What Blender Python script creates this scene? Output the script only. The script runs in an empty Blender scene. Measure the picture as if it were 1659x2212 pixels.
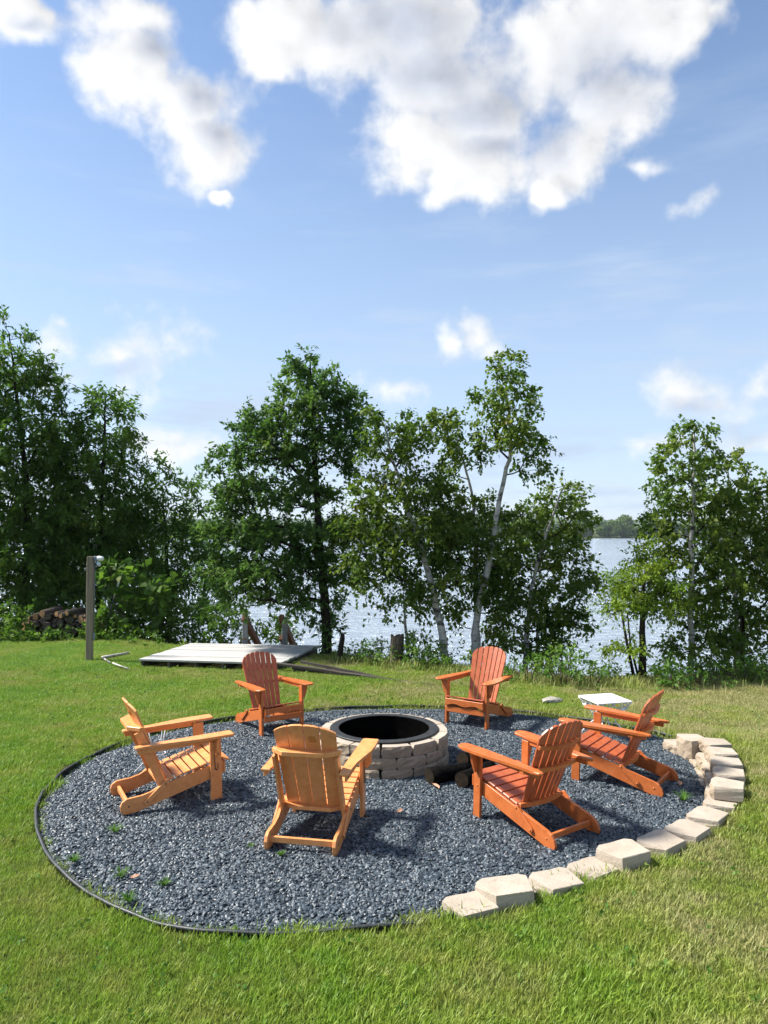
import bpy, bmesh, math, random
import numpy as np
from mathutils import Vector, Matrix

R = math.radians
scene = bpy.context.scene
COL = scene.collection

# ------------------------------------------------------------------ camera
cam_data = bpy.data.cameras.new('camera')
cam_data.sensor_fit = 'VERTICAL'
cam_data.sensor_height = 36.0
cam_data.lens = 36.0 * 1600.0 / 2212.0
cam_data.clip_start = 0.05
cam_data.clip_end = 20000.0
cam = bpy.data.objects.new('camera', cam_data)
COL.objects.link(cam)
cam.location = (0.0, 0.0, 2.28)
cam.rotation_euler = (R(90.0) + math.atan(37.0 / 1600.0), 0.0, 0.0)
scene.camera = cam

# ------------------------------------------------------------------ sky and sun
SUN_EL, SUN_AZ = R(49.0), R(-80.0)          # azimuth measured from +Y towards +X
SUN_DIR = Vector((math.sin(SUN_AZ) * math.cos(SUN_EL), math.cos(SUN_AZ) * math.cos(SUN_EL), math.sin(SUN_EL)))
SKY_STRENGTH = 0.085
scene.view_settings.view_transform = 'Standard'
scene.view_settings.look = 'None'
scene.view_settings.gamma = 1.0
scene.view_settings.use_curve_mapping = False
scene.view_settings.exposure = 1.25
scene.cycles.use_denoising = True
scene.cycles.max_bounces = 8
scene.cycles.diffuse_bounces = 5
scene.cycles.glossy_bounces = 3
scene.cycles.transmission_bounces = 4
scene.cycles.volume_bounces = 0
scene.cycles.sample_clamp_indirect = 8.0

sun_data = bpy.data.lights.new('sun', 'SUN')
sun_data.energy = 4.4
sun_data.angle = R(8.0)
sun_data.color = (1.0, 0.95, 0.87)
sun = bpy.data.objects.new('sun', sun_data)
COL.objects.link(sun)
sun.rotation_euler = SUN_DIR.to_track_quat('Z', 'Y').to_euler()

TREES = {
    'ash_big': dict(trunk=[(-8.6,17.5,-0.22),(-8.41,17.5,1.66),(-8.54,17.5,3.85),(-8.76,17.5,5.5),(-8.91,17.5,6.93)],
        blobs=[(-8.9,17.5,6.7,0.27,0.65),(-8.89,17.5,5.65,0.77,0.81),(-8.66,17.5,4.33,1.15,1.03),(-8.75,17.5,2.9,1.26,1.03),(-8.41,17.5,1.7,1.26,0.92),(-9.73,17.5,2.68,0.82,1.57),(-9.76,17.5,4.88,0.6,1.25),(-9.05,17.5,0.94,1.26,0.59),(-7.9,17.5,5.43,0.33,0.59),(-8.13,17.5,5.98,0.22,0.37),(-7.76,17.5,2.47,0.71,0.81),(-7.96,17.5,1.05,0.82,0.48),(-8.96,17.5,1.92,0.82,0.59)]),
    'ash_mid': dict(trunk=[(-6.89,18.0,-0.32),(-6.91,18.0,1.64),(-6.81,18.0,3.89),(-6.71,18.0,5.59)],
        blobs=[(-6.77,18.0,5.43,0.39,0.44),(-6.82,18.0,4.61,0.75,0.66),(-6.92,18.0,3.6,0.96,0.83),(-7.08,18.0,2.47,1.12,0.83),(-7.18,18.0,1.35,1.18,0.72),(-6.17,18.0,4.16,0.23,0.38),(-7.66,18.0,3.82,0.51,0.83),(-6.41,18.0,2.92,0.62,0.61),(-6.51,18.0,1.68,0.73,0.61),(-7.64,18.0,2.13,0.73,0.72)]),
    'ash_small': dict(trunk=[(-5.35,18.5,-0.51),(-5.42,18.5,1.62),(-5.55,18.5,3.36)],
        blobs=[(-5.61,18.5,3.52,0.31,0.39),(-5.52,18.5,2.71,0.64,0.62),(-4.97,18.5,2.82,0.46,0.62),(-4.83,18.5,3.46,0.12,0.34),(-5.31,18.5,1.67,0.98,0.74),(-5.88,18.5,0.75,1.1,0.62),(-4.61,18.5,0.98,0.64,0.62),(-6.12,18.5,2.13,0.52,0.62),(-4.73,18.5,1.9,0.52,0.51),(-4.38,18.5,0.29,0.4,0.39)]),
    'oak': dict(trunk=[(-1.03,13.6,-0.08),(-1.07,13.6,0.95),(-1.19,13.6,2.22),(-1.27,13.6,3.5),(-1.34,13.6,4.52),(-1.36,13.6,5.38)],
        blobs=[(-1.38,13.6,5.2,0.38,0.29),(-1.34,13.6,4.6,0.68,0.42),(-1.87,13.6,4.3,0.47,0.29),(-2.47,13.6,4.2,0.23,0.2),(-2.3,13.6,3.79,0.51,0.33),(-1.61,13.6,3.79,0.72,0.42),(-0.76,13.6,3.87,0.42,0.54),(-2.89,13.6,3.45,0.38,0.25),(-2.25,13.6,2.93,0.64,0.29),(-1.44,13.6,2.93,0.55,0.33),(-2.8,13.6,2.68,0.47,0.29),(-3.05,13.6,2.17,0.26,0.33),(-2.29,13.6,2.17,0.77,0.29),(-1.19,13.6,2.17,0.77,0.33),(-1.95,13.6,1.49,0.98,0.29),(-2.8,13.6,1.49,0.55,0.29),(-0.93,13.6,1.49,0.51,0.33),(-1.61,13.6,1.03,0.68,0.17),(-2.54,13.6,1.07,0.51,0.19),(-0.97,13.6,0.6,0.26,0.25),(-0.59,13.6,4.47,0.17,0.37)]),
    'birch_lean': dict(trunk=[(1.08,12.6,-0.14),(0.98,12.6,0.5),(0.87,12.6,1.05),(0.67,12.6,1.83),(0.4,12.6,2.62),(0.16,12.6,3.41),(0.0,12.6,4.04)],
        blobs=[(-0.14,12.6,4.15,0.26,0.2),(0.16,12.6,3.68,0.51,0.39),(0.56,12.6,3.91,0.39,0.27),(0.0,12.6,2.97,0.55,0.39),(-0.23,12.6,2.34,0.55,0.39),(0.56,12.6,2.89,0.55,0.39),(0.79,12.6,2.18,0.67,0.39),(0.16,12.6,1.78,0.67,0.35),(1.03,12.6,1.59,0.47,0.43),(0.55,12.6,1.24,0.47,0.27),(-0.31,12.6,1.63,0.35,0.39),(0.95,12.6,4.03,0.26,0.28)]),
    'birch_main': dict(trunk=[(1.52,12.5,-0.12),(1.56,12.5,0.75),(1.72,12.5,1.45),(1.86,12.5,2.23),(2.0,12.5,3.01),(2.2,12.5,3.63),(2.12,12.5,4.5),(2.06,12.5,5.05)],
        blobs=[(2.06,12.5,4.96,0.29,0.23),(1.87,12.5,4.45,0.34,0.34),(2.29,12.5,4.37,0.34,0.34),(2.04,12.5,3.9,0.43,0.3),(2.53,12.5,3.86,0.21,0.3),(2.43,12.5,3.41,0.29,0.19),(1.99,12.5,1.94,0.35,0.23)]),
    'birch_thin': dict(trunk=[(1.66,13.0,-0.12),(1.62,13.0,1.01),(1.61,13.0,1.98),(1.55,13.0,2.95),(1.27,13.0,3.85)],
        blobs=[(1.19,13.0,4.01,0.27,0.28),(1.39,13.0,3.52,0.37,0.32),(1.18,13.0,2.82,0.45,0.4),(1.71,13.0,2.5,0.41,0.4),(1.38,13.0,1.93,0.53,0.44),(1.79,13.0,1.28,0.49,0.44),(1.26,13.0,0.88,0.24,0.24)]),
    'birch_bushy': dict(trunk=[(2.49,13.3,-0.28),(2.53,13.3,0.57),(2.62,13.3,1.39),(2.91,13.3,2.39),(3.15,13.3,3.05)],
        blobs=[(3.21,13.3,3.02,0.22,0.18),(3.0,13.3,2.59,0.46,0.32),(3.41,13.3,2.5,0.27,0.41),(2.5,13.3,2.34,0.46,0.32),(3.08,13.3,1.92,0.61,0.41),(2.33,13.3,1.59,0.5,0.41),(3.16,13.3,1.26,0.56,0.32),(2.57,13.3,0.85,0.62,0.41),(3.24,13.3,0.64,0.42,0.32),(2.16,13.3,0.35,0.37,0.32),(2.82,13.3,0.19,0.5,0.24),(3.64,13.3,1.34,0.14,0.24)]),
    'locust': dict(trunk=[(3.97,11.5,-0.09),(3.99,11.5,0.51),(3.98,11.5,1.15),(4.02,11.5,1.73)],
        blobs=[(4.02,11.5,1.86,0.15,0.14),(3.72,11.5,1.47,0.31,0.17),(4.24,11.5,1.43,0.32,0.24),(3.88,11.5,1.18,0.43,0.19),(3.59,11.5,1.08,0.24,0.13),(4.38,11.5,1.04,0.29,0.14),(4.17,11.5,1.72,0.22,0.21),(3.69,11.5,0.45,0.25,0.06)]),
    'birch_right': dict(trunk=[(4.86,11.8,-0.16),(4.86,11.8,1.13),(4.85,11.8,2.23),(4.89,11.8,3.34),(4.92,11.8,3.93)],
        blobs=[(4.92,11.8,3.83,0.23,0.19),(4.79,11.8,3.37,0.41,0.31),(5.17,11.8,3.22,0.29,0.31),(4.58,11.8,2.85,0.33,0.29),(5.09,11.8,2.63,0.52,0.36),(4.46,11.8,2.33,0.29,0.22),(4.94,11.8,1.96,0.59,0.31),(4.5,11.8,1.82,0.29,0.22),(5.23,11.8,1.37,0.37,0.29),(4.64,11.8,1.23,0.37,0.29),(5.15,11.8,0.71,0.37,0.29),(4.78,11.8,0.39,0.29,0.15)]),
    'birch_edge': dict(trunk=[(5.79,12.2,-0.16),(5.78,12.2,1.09),(5.78,12.2,2.23),(5.75,12.2,3.22)],
        blobs=[(5.72,12.2,3.33,0.25,0.24),(5.96,12.2,2.87,0.4,0.37),(5.57,12.2,2.49,0.34,0.37),(6.18,12.2,2.33,0.42,0.45),(5.87,12.2,1.8,0.57,0.37),(6.4,12.2,1.65,0.42,0.53),(5.86,12.2,1.12,0.57,0.37),(6.24,12.2,0.66,0.42,0.37),(5.7,12.2,0.4,0.38,0.21),(6.64,12.2,2.71,0.34,0.53)]),
    'sapling': dict(trunk=[(0.42,12.9,0.12),(0.37,12.9,0.7),(0.34,12.9,1.18)],
        blobs=[(0.31,12.9,1.09,0.32,0.13),(0.61,12.9,0.91,0.24,0.08),(0.08,12.9,0.97,0.16,0.08)]),
}
SHRUBS = [
    ('bush', (-8.12, 16.5, 0.31), 0.93, 0.46),
    ('bush', (-7.5, 17.2, 0.76), 0.86, 0.59),
    ('bush', (-5.73, 16.3, 0.48), 0.56, 0.61),
    ('bush', (-4.99, 16.2, 0.34), 0.66, 0.56),
    ('bush', (-4.23, 16.0, 0.27), 0.60, 0.48),
    ('burdock', (-5.55, 15.9, 1.17), 0.55, 0.45),
    ('burdock', (-4.72, 15.8, 0.98), 0.40, 0.35),
    ('bush', (-3.54, 15.6, 0.27), 0.44, 0.37),
    ('bush', (-3.12, 16.2, 0.14), 0.38, 0.30),
    ('bush', (-2.34, 16.4, 0.01), 0.46, 0.29),
    ('bush', (0.58, 12.3, 0.24), 0.35, 0.31),
    ('bush', (-0.11, 12.5, 0.19), 0.30, 0.20),
    ('bush', (0.86, 12.0, 0.21), 0.23, 0.23),
    ('bush', (2.66, 11.1, 0.28), 0.31, 0.24),
    ('bush', (2.16, 11.2, 0.16), 0.28, 0.15),
    ('bush', (3.05, 11.0, 0.13), 0.24, 0.11),
    ('bush', (4.24, 10.9, 0.12), 0.26, 0.15),
    ('bush', (4.72, 11.0, 0.1), 0.29, 0.17),
    ('bush', (5.37, 11.2, 0.14), 0.35, 0.21),
    ('bush', (1.83, 11.5, 0.05), 0.22, 0.13),
    ('bush', (5.89, 11.4, 0.17), 0.28, 0.26),
    ('bush', (-0.52, 12.9, 0.02), 0.36, 0.13),
]
CUMULUS = [(-0.47,0.562,0.057,0.024),(-0.33,0.585,0.064,0.029),(-0.324,0.538,0.067,0.044),(-0.266,0.509,0.069,0.044),(-0.236,0.473,0.064,0.041),(-0.214,0.417,0.013,0.008),(-0.132,0.598,0.082,0.038),(-0.163,0.569,0.047,0.029),(-0.05,0.584,0.114,0.05),(0.045,0.602,0.107,0.047),(0.064,0.552,0.118,0.054),(0.038,0.484,0.069,0.051),(0.107,0.447,0.071,0.045),(0.082,0.422,0.044,0.024),(0.132,0.511,0.074,0.056),(0.201,0.562,0.06,0.061),(0.261,0.569,0.092,0.064),(0.336,0.576,0.077,0.038),(0.29,0.506,0.065,0.055),(0.251,0.454,0.055,0.044),(0.215,0.406,0.03,0.021),(0.392,0.579,0.032,0.021)]
WISPS = [(0.403,0.385,0.021,0.012),(0.338,0.429,0.02,0.007),(-0.357,0.219,0.071,0.035),(-0.315,0.199,0.043,0.028),(-0.377,0.231,0.039,0.025),(-0.412,0.254,0.013,0.01),(-0.414,0.222,0.027,0.023),(-0.274,0.107,0.038,0.019),(0.133,0.245,0.023,0.021),(0.01,0.182,0.044,0.017),(0.398,0.168,0.042,0.022),(0.338,0.111,0.033,0.014),(0.45,0.134,0.045,0.032),(0.471,0.173,0.029,0.017),(0.422,0.156,0.041,0.023),(0.46,0.111,0.035,0.019),(0.082,0.235,0.012,0.018)]
CLOUD_SHADE = [(0.064,0.561,0.118,0.036),(0.133,0.523,0.068,0.033),(0.29,0.534,0.068,0.049),(0.019,0.602,0.107,0.026),(0.23,0.479,0.036,0.038),(-0.248,0.52,0.036,0.021),(-0.224,0.484,0.036,0.019),(-0.301,0.559,0.029,0.017),(0.145,0.48,0.043,0.02),(-0.355,0.199,0.051,0.017),(0.398,0.151,0.037,0.014),(0.45,0.12,0.035,0.017),(-0.454,0.557,0.031,0.01)]


def link(nt, a, b):
    nt.links.new(a, b)

def build_world():
    w = bpy.data.worlds.new('World')
    scene.world = w
    w.cycles.sampling_method = 'MANUAL'; w.cycles.sample_map_resolution = 512
    w.use_nodes = True
    nt = w.node_tree
    nt.nodes.clear()
    N = nt.nodes.new

    # ---- cloud density as a function of direction (azimuth, elevation)
    g = bpy.data.node_groups.new('cloud_density', 'ShaderNodeTree')
    g.interface.new_socket('Dir', in_out='INPUT', socket_type='NodeSocketVector')
    g.interface.new_socket('Density', in_out='OUTPUT', socket_type='NodeSocketFloat')
    g.interface.new_socket('Shape', in_out='OUTPUT', socket_type='NodeSocketFloat')
    G = g.nodes.new
    gi, go = G('NodeGroupInput'), G('NodeGroupOutput')

    def m(op, a, b=None, c=None, clamp=False):
        n = G('ShaderNodeMath'); n.operation = op; n.use_clamp = clamp
        for i, v in enumerate((a, b, c)):
            if v is None: continue
            if isinstance(v, (int, float)): n.inputs[i].default_value = v
            else: g.links.new(v, n.inputs[i])
        return n.outputs[0]

    def noise(vec, scale, detail, rough, off=(0, 0, 0)):
        mp = G('ShaderNodeVectorMath'); mp.operation = 'ADD'; mp.inputs[1].default_value = off
        g.links.new(vec, mp.inputs[0])
        n = G('ShaderNodeTexNoise'); n.inputs['Scale'].default_value = scale
        n.inputs['Detail'].default_value = detail; n.inputs['Roughness'].default_value = rough
        g.links.new(mp.outputs[0], n.inputs['Vector'])
        return n
    d = gi.outputs[0]
    nn = G('ShaderNodeVectorMath'); nn.operation = 'NORMALIZE'; g.links.new(d, nn.inputs[0])
    sx = G('ShaderNodeSeparateXYZ'); g.links.new(nn.outputs[0], sx.inputs[0])
    u = m('ARCTAN2', sx.outputs[0], sx.outputs[1])
    v = m('ARCSINE', sx.outputs[2])
    # billowy domain warp
    w1 = noise(nn.outputs[0], 11.0, 3.0, 0.55)
    sw = G('ShaderNodeSeparateXYZ'); g.links.new(w1.outputs['Color'], sw.inputs[0])
    u2 = m('ADD', u, m('MULTIPLY', m('SUBTRACT', sw.outputs[0], 0.5), 0.075))
    v2 = m('ADD', v, m('MULTIPLY', m('SUBTRACT', sw.outputs[1], 0.5), 0.065))
    uv = G('ShaderNodeCombineXYZ'); g.links.new(u2, uv.inputs[0]); g.links.new(v2, uv.inputs[1])

    def blob(b, gain):
        a = G('ShaderNodeVectorMath'); a.operation = 'SUBTRACT'; a.inputs[1].default_value = (b[0], b[1], 0)
        g.links.new(uv.outputs[0], a.inputs[0])
        s = G('ShaderNodeVectorMath'); s.operation = 'MULTIPLY'; s.inputs[1].default_value = (1 / b[2], 1 / b[3], 1)
        g.links.new(a.outputs[0], s.inputs[0])
        l = G('ShaderNodeVectorMath'); l.operation = 'LENGTH'; g.links.new(s.outputs[0], l.inputs[0])
        return m('MULTIPLY', m('MAXIMUM', m('SUBTRACT', 1.25, l.outputs['Value']), -2.0), gain)

    def merge(bl, gain, soft):
        acc = None
        for b in bl:
            x = blob(b, gain)
            acc = x if acc is None else m('SMOOTH_MAX', acc, x, soft)
        return acc
    big = merge(CUMULUS, 1.0, 0.35)
    small = m('SUBTRACT', merge([(a, e, p * 1.6, q * 1.6) for a, e, p, q in WISPS], 0.55, 0.3), 0.16)
    shade = m('MULTIPLY', merge(CLOUD_SHADE, 1.0, 0.3), 0.8)
    # the same kind of broken cumulus goes on outside the frame
    far_u = m('MULTIPLY_ADD', m('ABSOLUTE', u), 6.0, -3.6, clamp=True)
    far_v = m('MULTIPLY_ADD', v, 6.0, -3.9, clamp=True)
    far = m('MAXIMUM', far_u, far_v)
    low = m('MULTIPLY_ADD', v, 6.0, -0.6, clamp=True)
    gen = noise(nn.outputs[0], 2.6, 2.0, 0.5, (3.1, 1.7, 0.4))
    gv = m('MULTIPLY', m('SUBTRACT', gen.outputs['Fac'], 0.53), 5.0)
    gv = m('SUBTRACT', m('MULTIPLY', m('ADD', gv, 1.1), m('MULTIPLY', far, low)), 1.1)
    shape = m('MAXIMUM', m('MAXIMUM', m('MAXIMUM', big, small), -1.1), gv)
    # cauliflower billows (cells) plus fine ragged fbm
    vo = G('ShaderNodeTexVoronoi'); vo.feature = 'F1'; vo.normalize = True
    vo.inputs['Scale'].default_value = 13.0; vo.inputs['Detail'].default_value = 1.0; vo.inputs['Roughness'].default_value = 0.55
    wv = noise(nn.outputs[0], 24.0, 2.0, 0.5, (2.2, 0.3, 8.1))
    wa = G('ShaderNodeVectorMath'); wa.operation = 'SCALE'; wa.inputs['Scale'].default_value = 0.05; g.links.new(wv.outputs['Color'], wa.inputs[0])
    wb = G('ShaderNodeVectorMath'); wb.operation = 'ADD'; g.links.new(wa.outputs[0], wb.inputs[0]); g.links.new(nn.outputs[0], wb.inputs[1])
    g.links.new(wb.outputs[0], vo.inputs['Vector'])
    f1 = noise(nn.outputs[0], 8.0, 7.0, 0.56, (1.3, 5.2, 2.2))
    f2 = noise(nn.outputs[0], 38.0, 4.0, 0.55, (7.3, 0.2, 4.2))
    fb = m('ADD', m('MULTIPLY', m('SUBTRACT', f1.outputs['Fac'], 0.5), 2.0), m('MULTIPLY', m('SUBTRACT', f2.outputs['Fac'], 0.5), 0.85))
    fb = m('ADD', fb, m('MULTIPLY', m('SUBTRACT', 0.30, vo.outputs['Distance']), 0.8))
    dens = m('ADD', shape, fb)
    g.links.new(dens, go.inputs[0])
    g.links.new(m('ADD', shade, m('MULTIPLY', m('SUBTRACT', f1.outputs['Fac'], 0.5), 0.9)), go.inputs[1])

    def mm(op, a, b=None, c=None, clamp=False):
        n = N('ShaderNodeMath'); n.operation = op; n.use_clamp = clamp
        for i, x in enumerate((a, b, c)):
            if x is None: continue
            if isinstance(x, (int, float)): n.inputs[i].default_value = x
            else: nt.links.new(x, n.inputs[i])
        return n.outputs[0]

    def sstep(x, lo, hi):
        n = N('ShaderNodeMapRange'); n.interpolation_type = 'SMOOTHSTEP'
        n.inputs['From Min'].default_value = lo; n.inputs['From Max'].default_value = hi
        nt.links.new(x, n.inputs['Value']); return n.outputs['Result']
    tc = N('ShaderNodeTexCoord')
    dirv = tc.outputs['Generated']

    def density(off):
        a = N('ShaderNodeVectorMath'); a.operation = 'ADD'; a.inputs[1].default_value = off
        nt.links.new(dirv, a.inputs[0])
        n = N('ShaderNodeGroup'); n.node_tree = g
        nt.links.new(a.outputs[0], n.inputs[0])
        return n.outputs
    D0, SH = density((0, 0, 0))
    D1, _ = density((-0.022, 0.0, -0.012))           # a step towards the sun
    alpha = sstep(D0, -0.05, 0.75)
    lit = mm('MULTIPLY_ADD', mm('SUBTRACT', D0, D1), 0.8, 0.55, clamp=True)
    thick = sstep(SH, -0.25, 1.2)
    val = mm('ADD', mm('SUBTRACT', 0.80, mm('MULTIPLY', thick, 0.34)), mm('MULTIPLY', lit, 0.24))
    cc = N('ShaderNodeMix'); cc.data_type = 'RGBA'
    nt.links.new(thick, cc.inputs['Factor'])
    cc.inputs['A'].default_value = (1.0, 1.0, 1.0, 1); cc.inputs['B'].default_value = (0.88, 0.945, 1.10, 1)
    cs = N('ShaderNodeVectorMath'); cs.operation = 'SCALE'
    nt.links.new(cc.outputs['Result'], cs.inputs[0]); nt.links.new(mm('MULTIPLY', val, CLOUD_GAIN / SKY_STRENGTH), cs.inputs['Scale'])

    sky = N('ShaderNodeTexSky'); sky.sky_type = 'NISHITA'; sky.sun_disc = False
    sky.sun_elevation = SUN_EL; sky.sun_rotation = SUN_AZ
    sky.altitude = 300.0; sky.air_density = 1.0; sky.dust_density = 0.3; sky.ozone_density = 2.0
    # thin high cirrus veil
    mp = N('ShaderNodeMapping'); mp.inputs['Scale'].default_value = (1.5, 1.5, 9.0); mp.inputs['Rotation'].default_value = (0.0, 0.12, 0.0)
    nt.links.new(dirv, mp.inputs['Vector'])
    ci = N('ShaderNodeTexNoise'); ci.inputs['Scale'].default_value = 3.0; ci.inputs['Detail'].default_value = 8.0; ci.inputs['Roughness'].default_value = 0.6
    nt.links.new(mp.outputs[0], ci.inputs['Vector'])
    sz = N('ShaderNodeSeparateXYZ'); nt.links.new(dirv, sz.inputs[0])
    veil = mm('MULTIPLY', sstep(ci.outputs['Fac'], 0.48, 0.78), 0.50)
    hazy = sstep(sz.outputs[2], 0.62, 0.0)
    veil = mm('ADD', mm('MULTIPLY', veil, sstep(sz.outputs[2], 0.62, 0.25)), mm('MULTIPLY', hazy, 0.72), clamp=True)
    vm = N('ShaderNodeMix'); vm.data_type = 'RGBA'
    nt.links.new(veil, vm.inputs['Factor']); nt.links.new(sky.outputs[0], vm.inputs['A'])
    q = 0.74 * CLOUD_GAIN / SKY_STRENGTH
    vm.inputs['B'].default_value = (0.76 * q, 0.935 * q, 1.20 * q, 1)
    mx = N('ShaderNodeMix'); mx.data_type = 'RGBA'
    nt.links.new(mm('MULTIPLY', alpha, 0.97), mx.inputs['Factor']); nt.links.new(vm.outputs['Result'], mx.inputs['A']); nt.links.new(cs.outputs[0], mx.inputs['B'])
    bg = N('ShaderNodeBackground'); bg.inputs['Strength'].default_value = SKY_STRENGTH
    nt.links.new(mx.outputs['Result'], bg.inputs['Color'])
    out = N('ShaderNodeOutputWorld'); nt.links.new(bg.outputs[0], out.inputs[0])

CLOUD_GAIN = 0.445
build_world()

# ------------------------------------------------------------------ materials
MATS = {}

class NT:
    def __init__(self, name):
        self.m = bpy.data.materials.new(name); self.m.use_nodes = True
        self.t = self.m.node_tree; self.t.nodes.clear()
        self.out = self.n('ShaderNodeOutputMaterial')
        MATS[name] = self.m
    def n(self, typ, **kw):
        x = self.t.nodes.new(typ)
        for k, v in kw.items():
            if hasattr(x, k) and k not in ('Scale',): setattr(x, k, v)
            else: x.inputs[k].default_value = v
        return x
    def l(self, a, b): self.t.links.new(a, b)
    def math(self, op, a, b=None, clamp=False):
        x = self.t.nodes.new('ShaderNodeMath'); x.operation = op; x.use_clamp = clamp
        for i, v in enumerate((a, b)):
            if v is None: continue
            if isinstance(v, (int, float)): x.inputs[i].default_value = v
            else: self.l(v, x.inputs[i])
        return x.outputs[0]
    def coord(self, kind='Object'):
        return self.n('ShaderNodeTexCoord').outputs[kind]
    def pos(self):
        return self.n('ShaderNodeNewGeometry').outputs['Position']
    def mapped(self, vec, scale=(1, 1, 1), rot=(0, 0, 0)):
        x = self.n('ShaderNodeMapping'); x.inputs['Scale'].default_value = scale; x.inputs['Rotation'].default_value = rot
        self.l(vec, x.inputs['Vector']); return x.outputs[0]
    def noise(self, vec, scale, detail=4, rough=0.55, dist=0.0):
        x = self.n('ShaderNodeTexNoise'); x.inputs['Scale'].default_value = scale; x.inputs['Detail'].default_value = detail
        x.inputs['Roughness'].default_value = rough; x.inputs['Distortion'].default_value = dist
        if vec is not None: self.l(vec, x.inputs['Vector'])
        return x.outputs['Fac']
    def ramp(self, fac, stops):
        x = self.n('ShaderNodeValToRGB'); e = x.color_ramp.elements
        while len(e) < len(stops): e.new(0.5)
        for i, (p, c) in enumerate(stops):
            e[i].position = p; e[i].color = (*c, 1) if len(c) == 3 else c
        self.l(fac, x.inputs['Fac']); return x.outputs['Color']
    def mix(self, fac, a, b, blend='MIX'):
        x = self.n('ShaderNodeMix'); x.data_type = 'RGBA'; x.blend_type = blend
        for s, v in (('Factor', fac), ('A', a), ('B', b)):
            if isinstance(v, (int, float)): x.inputs[s].default_value = v
            elif isinstance(v, tuple): x.inputs[s].default_value = (*v, 1) if len(v) == 3 else v
            else: self.l(v, x.inputs[s])
        return x.outputs['Result']
    def bsdf(self, color, rough=0.6, spec=0.5, bump=None, bump_d=0.01, bump_s=0.5, metal=0.0, coat=0.0):
        p = self.n('ShaderNodeBsdfPrincipled')
        if isinstance(color, tuple): p.inputs['Base Color'].default_value = (*color, 1)
        else: self.l(color, p.inputs['Base Color'])
        if isinstance(rough, (int, float)): p.inputs['Roughness'].default_value = rough
        else: self.l(rough, p.inputs['Roughness'])
        p.inputs['Specular IOR Level'].default_value = spec
        p.inputs['Metallic'].default_value = metal
        p.inputs['Coat Weight'].default_value = coat
        if bump is not None:
            b = self.n('ShaderNodeBump'); b.inputs['Distance'].default_value = bump_d; b.inputs['Strength'].default_value = bump_s
            self.l(bump, b.inputs['Height']); self.l(b.outputs[0], p.inputs['Normal'])
        return p
    def done(self, shader):
        self.l(shader.outputs[0], self.out.inputs['Surface']); return self.m

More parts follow.
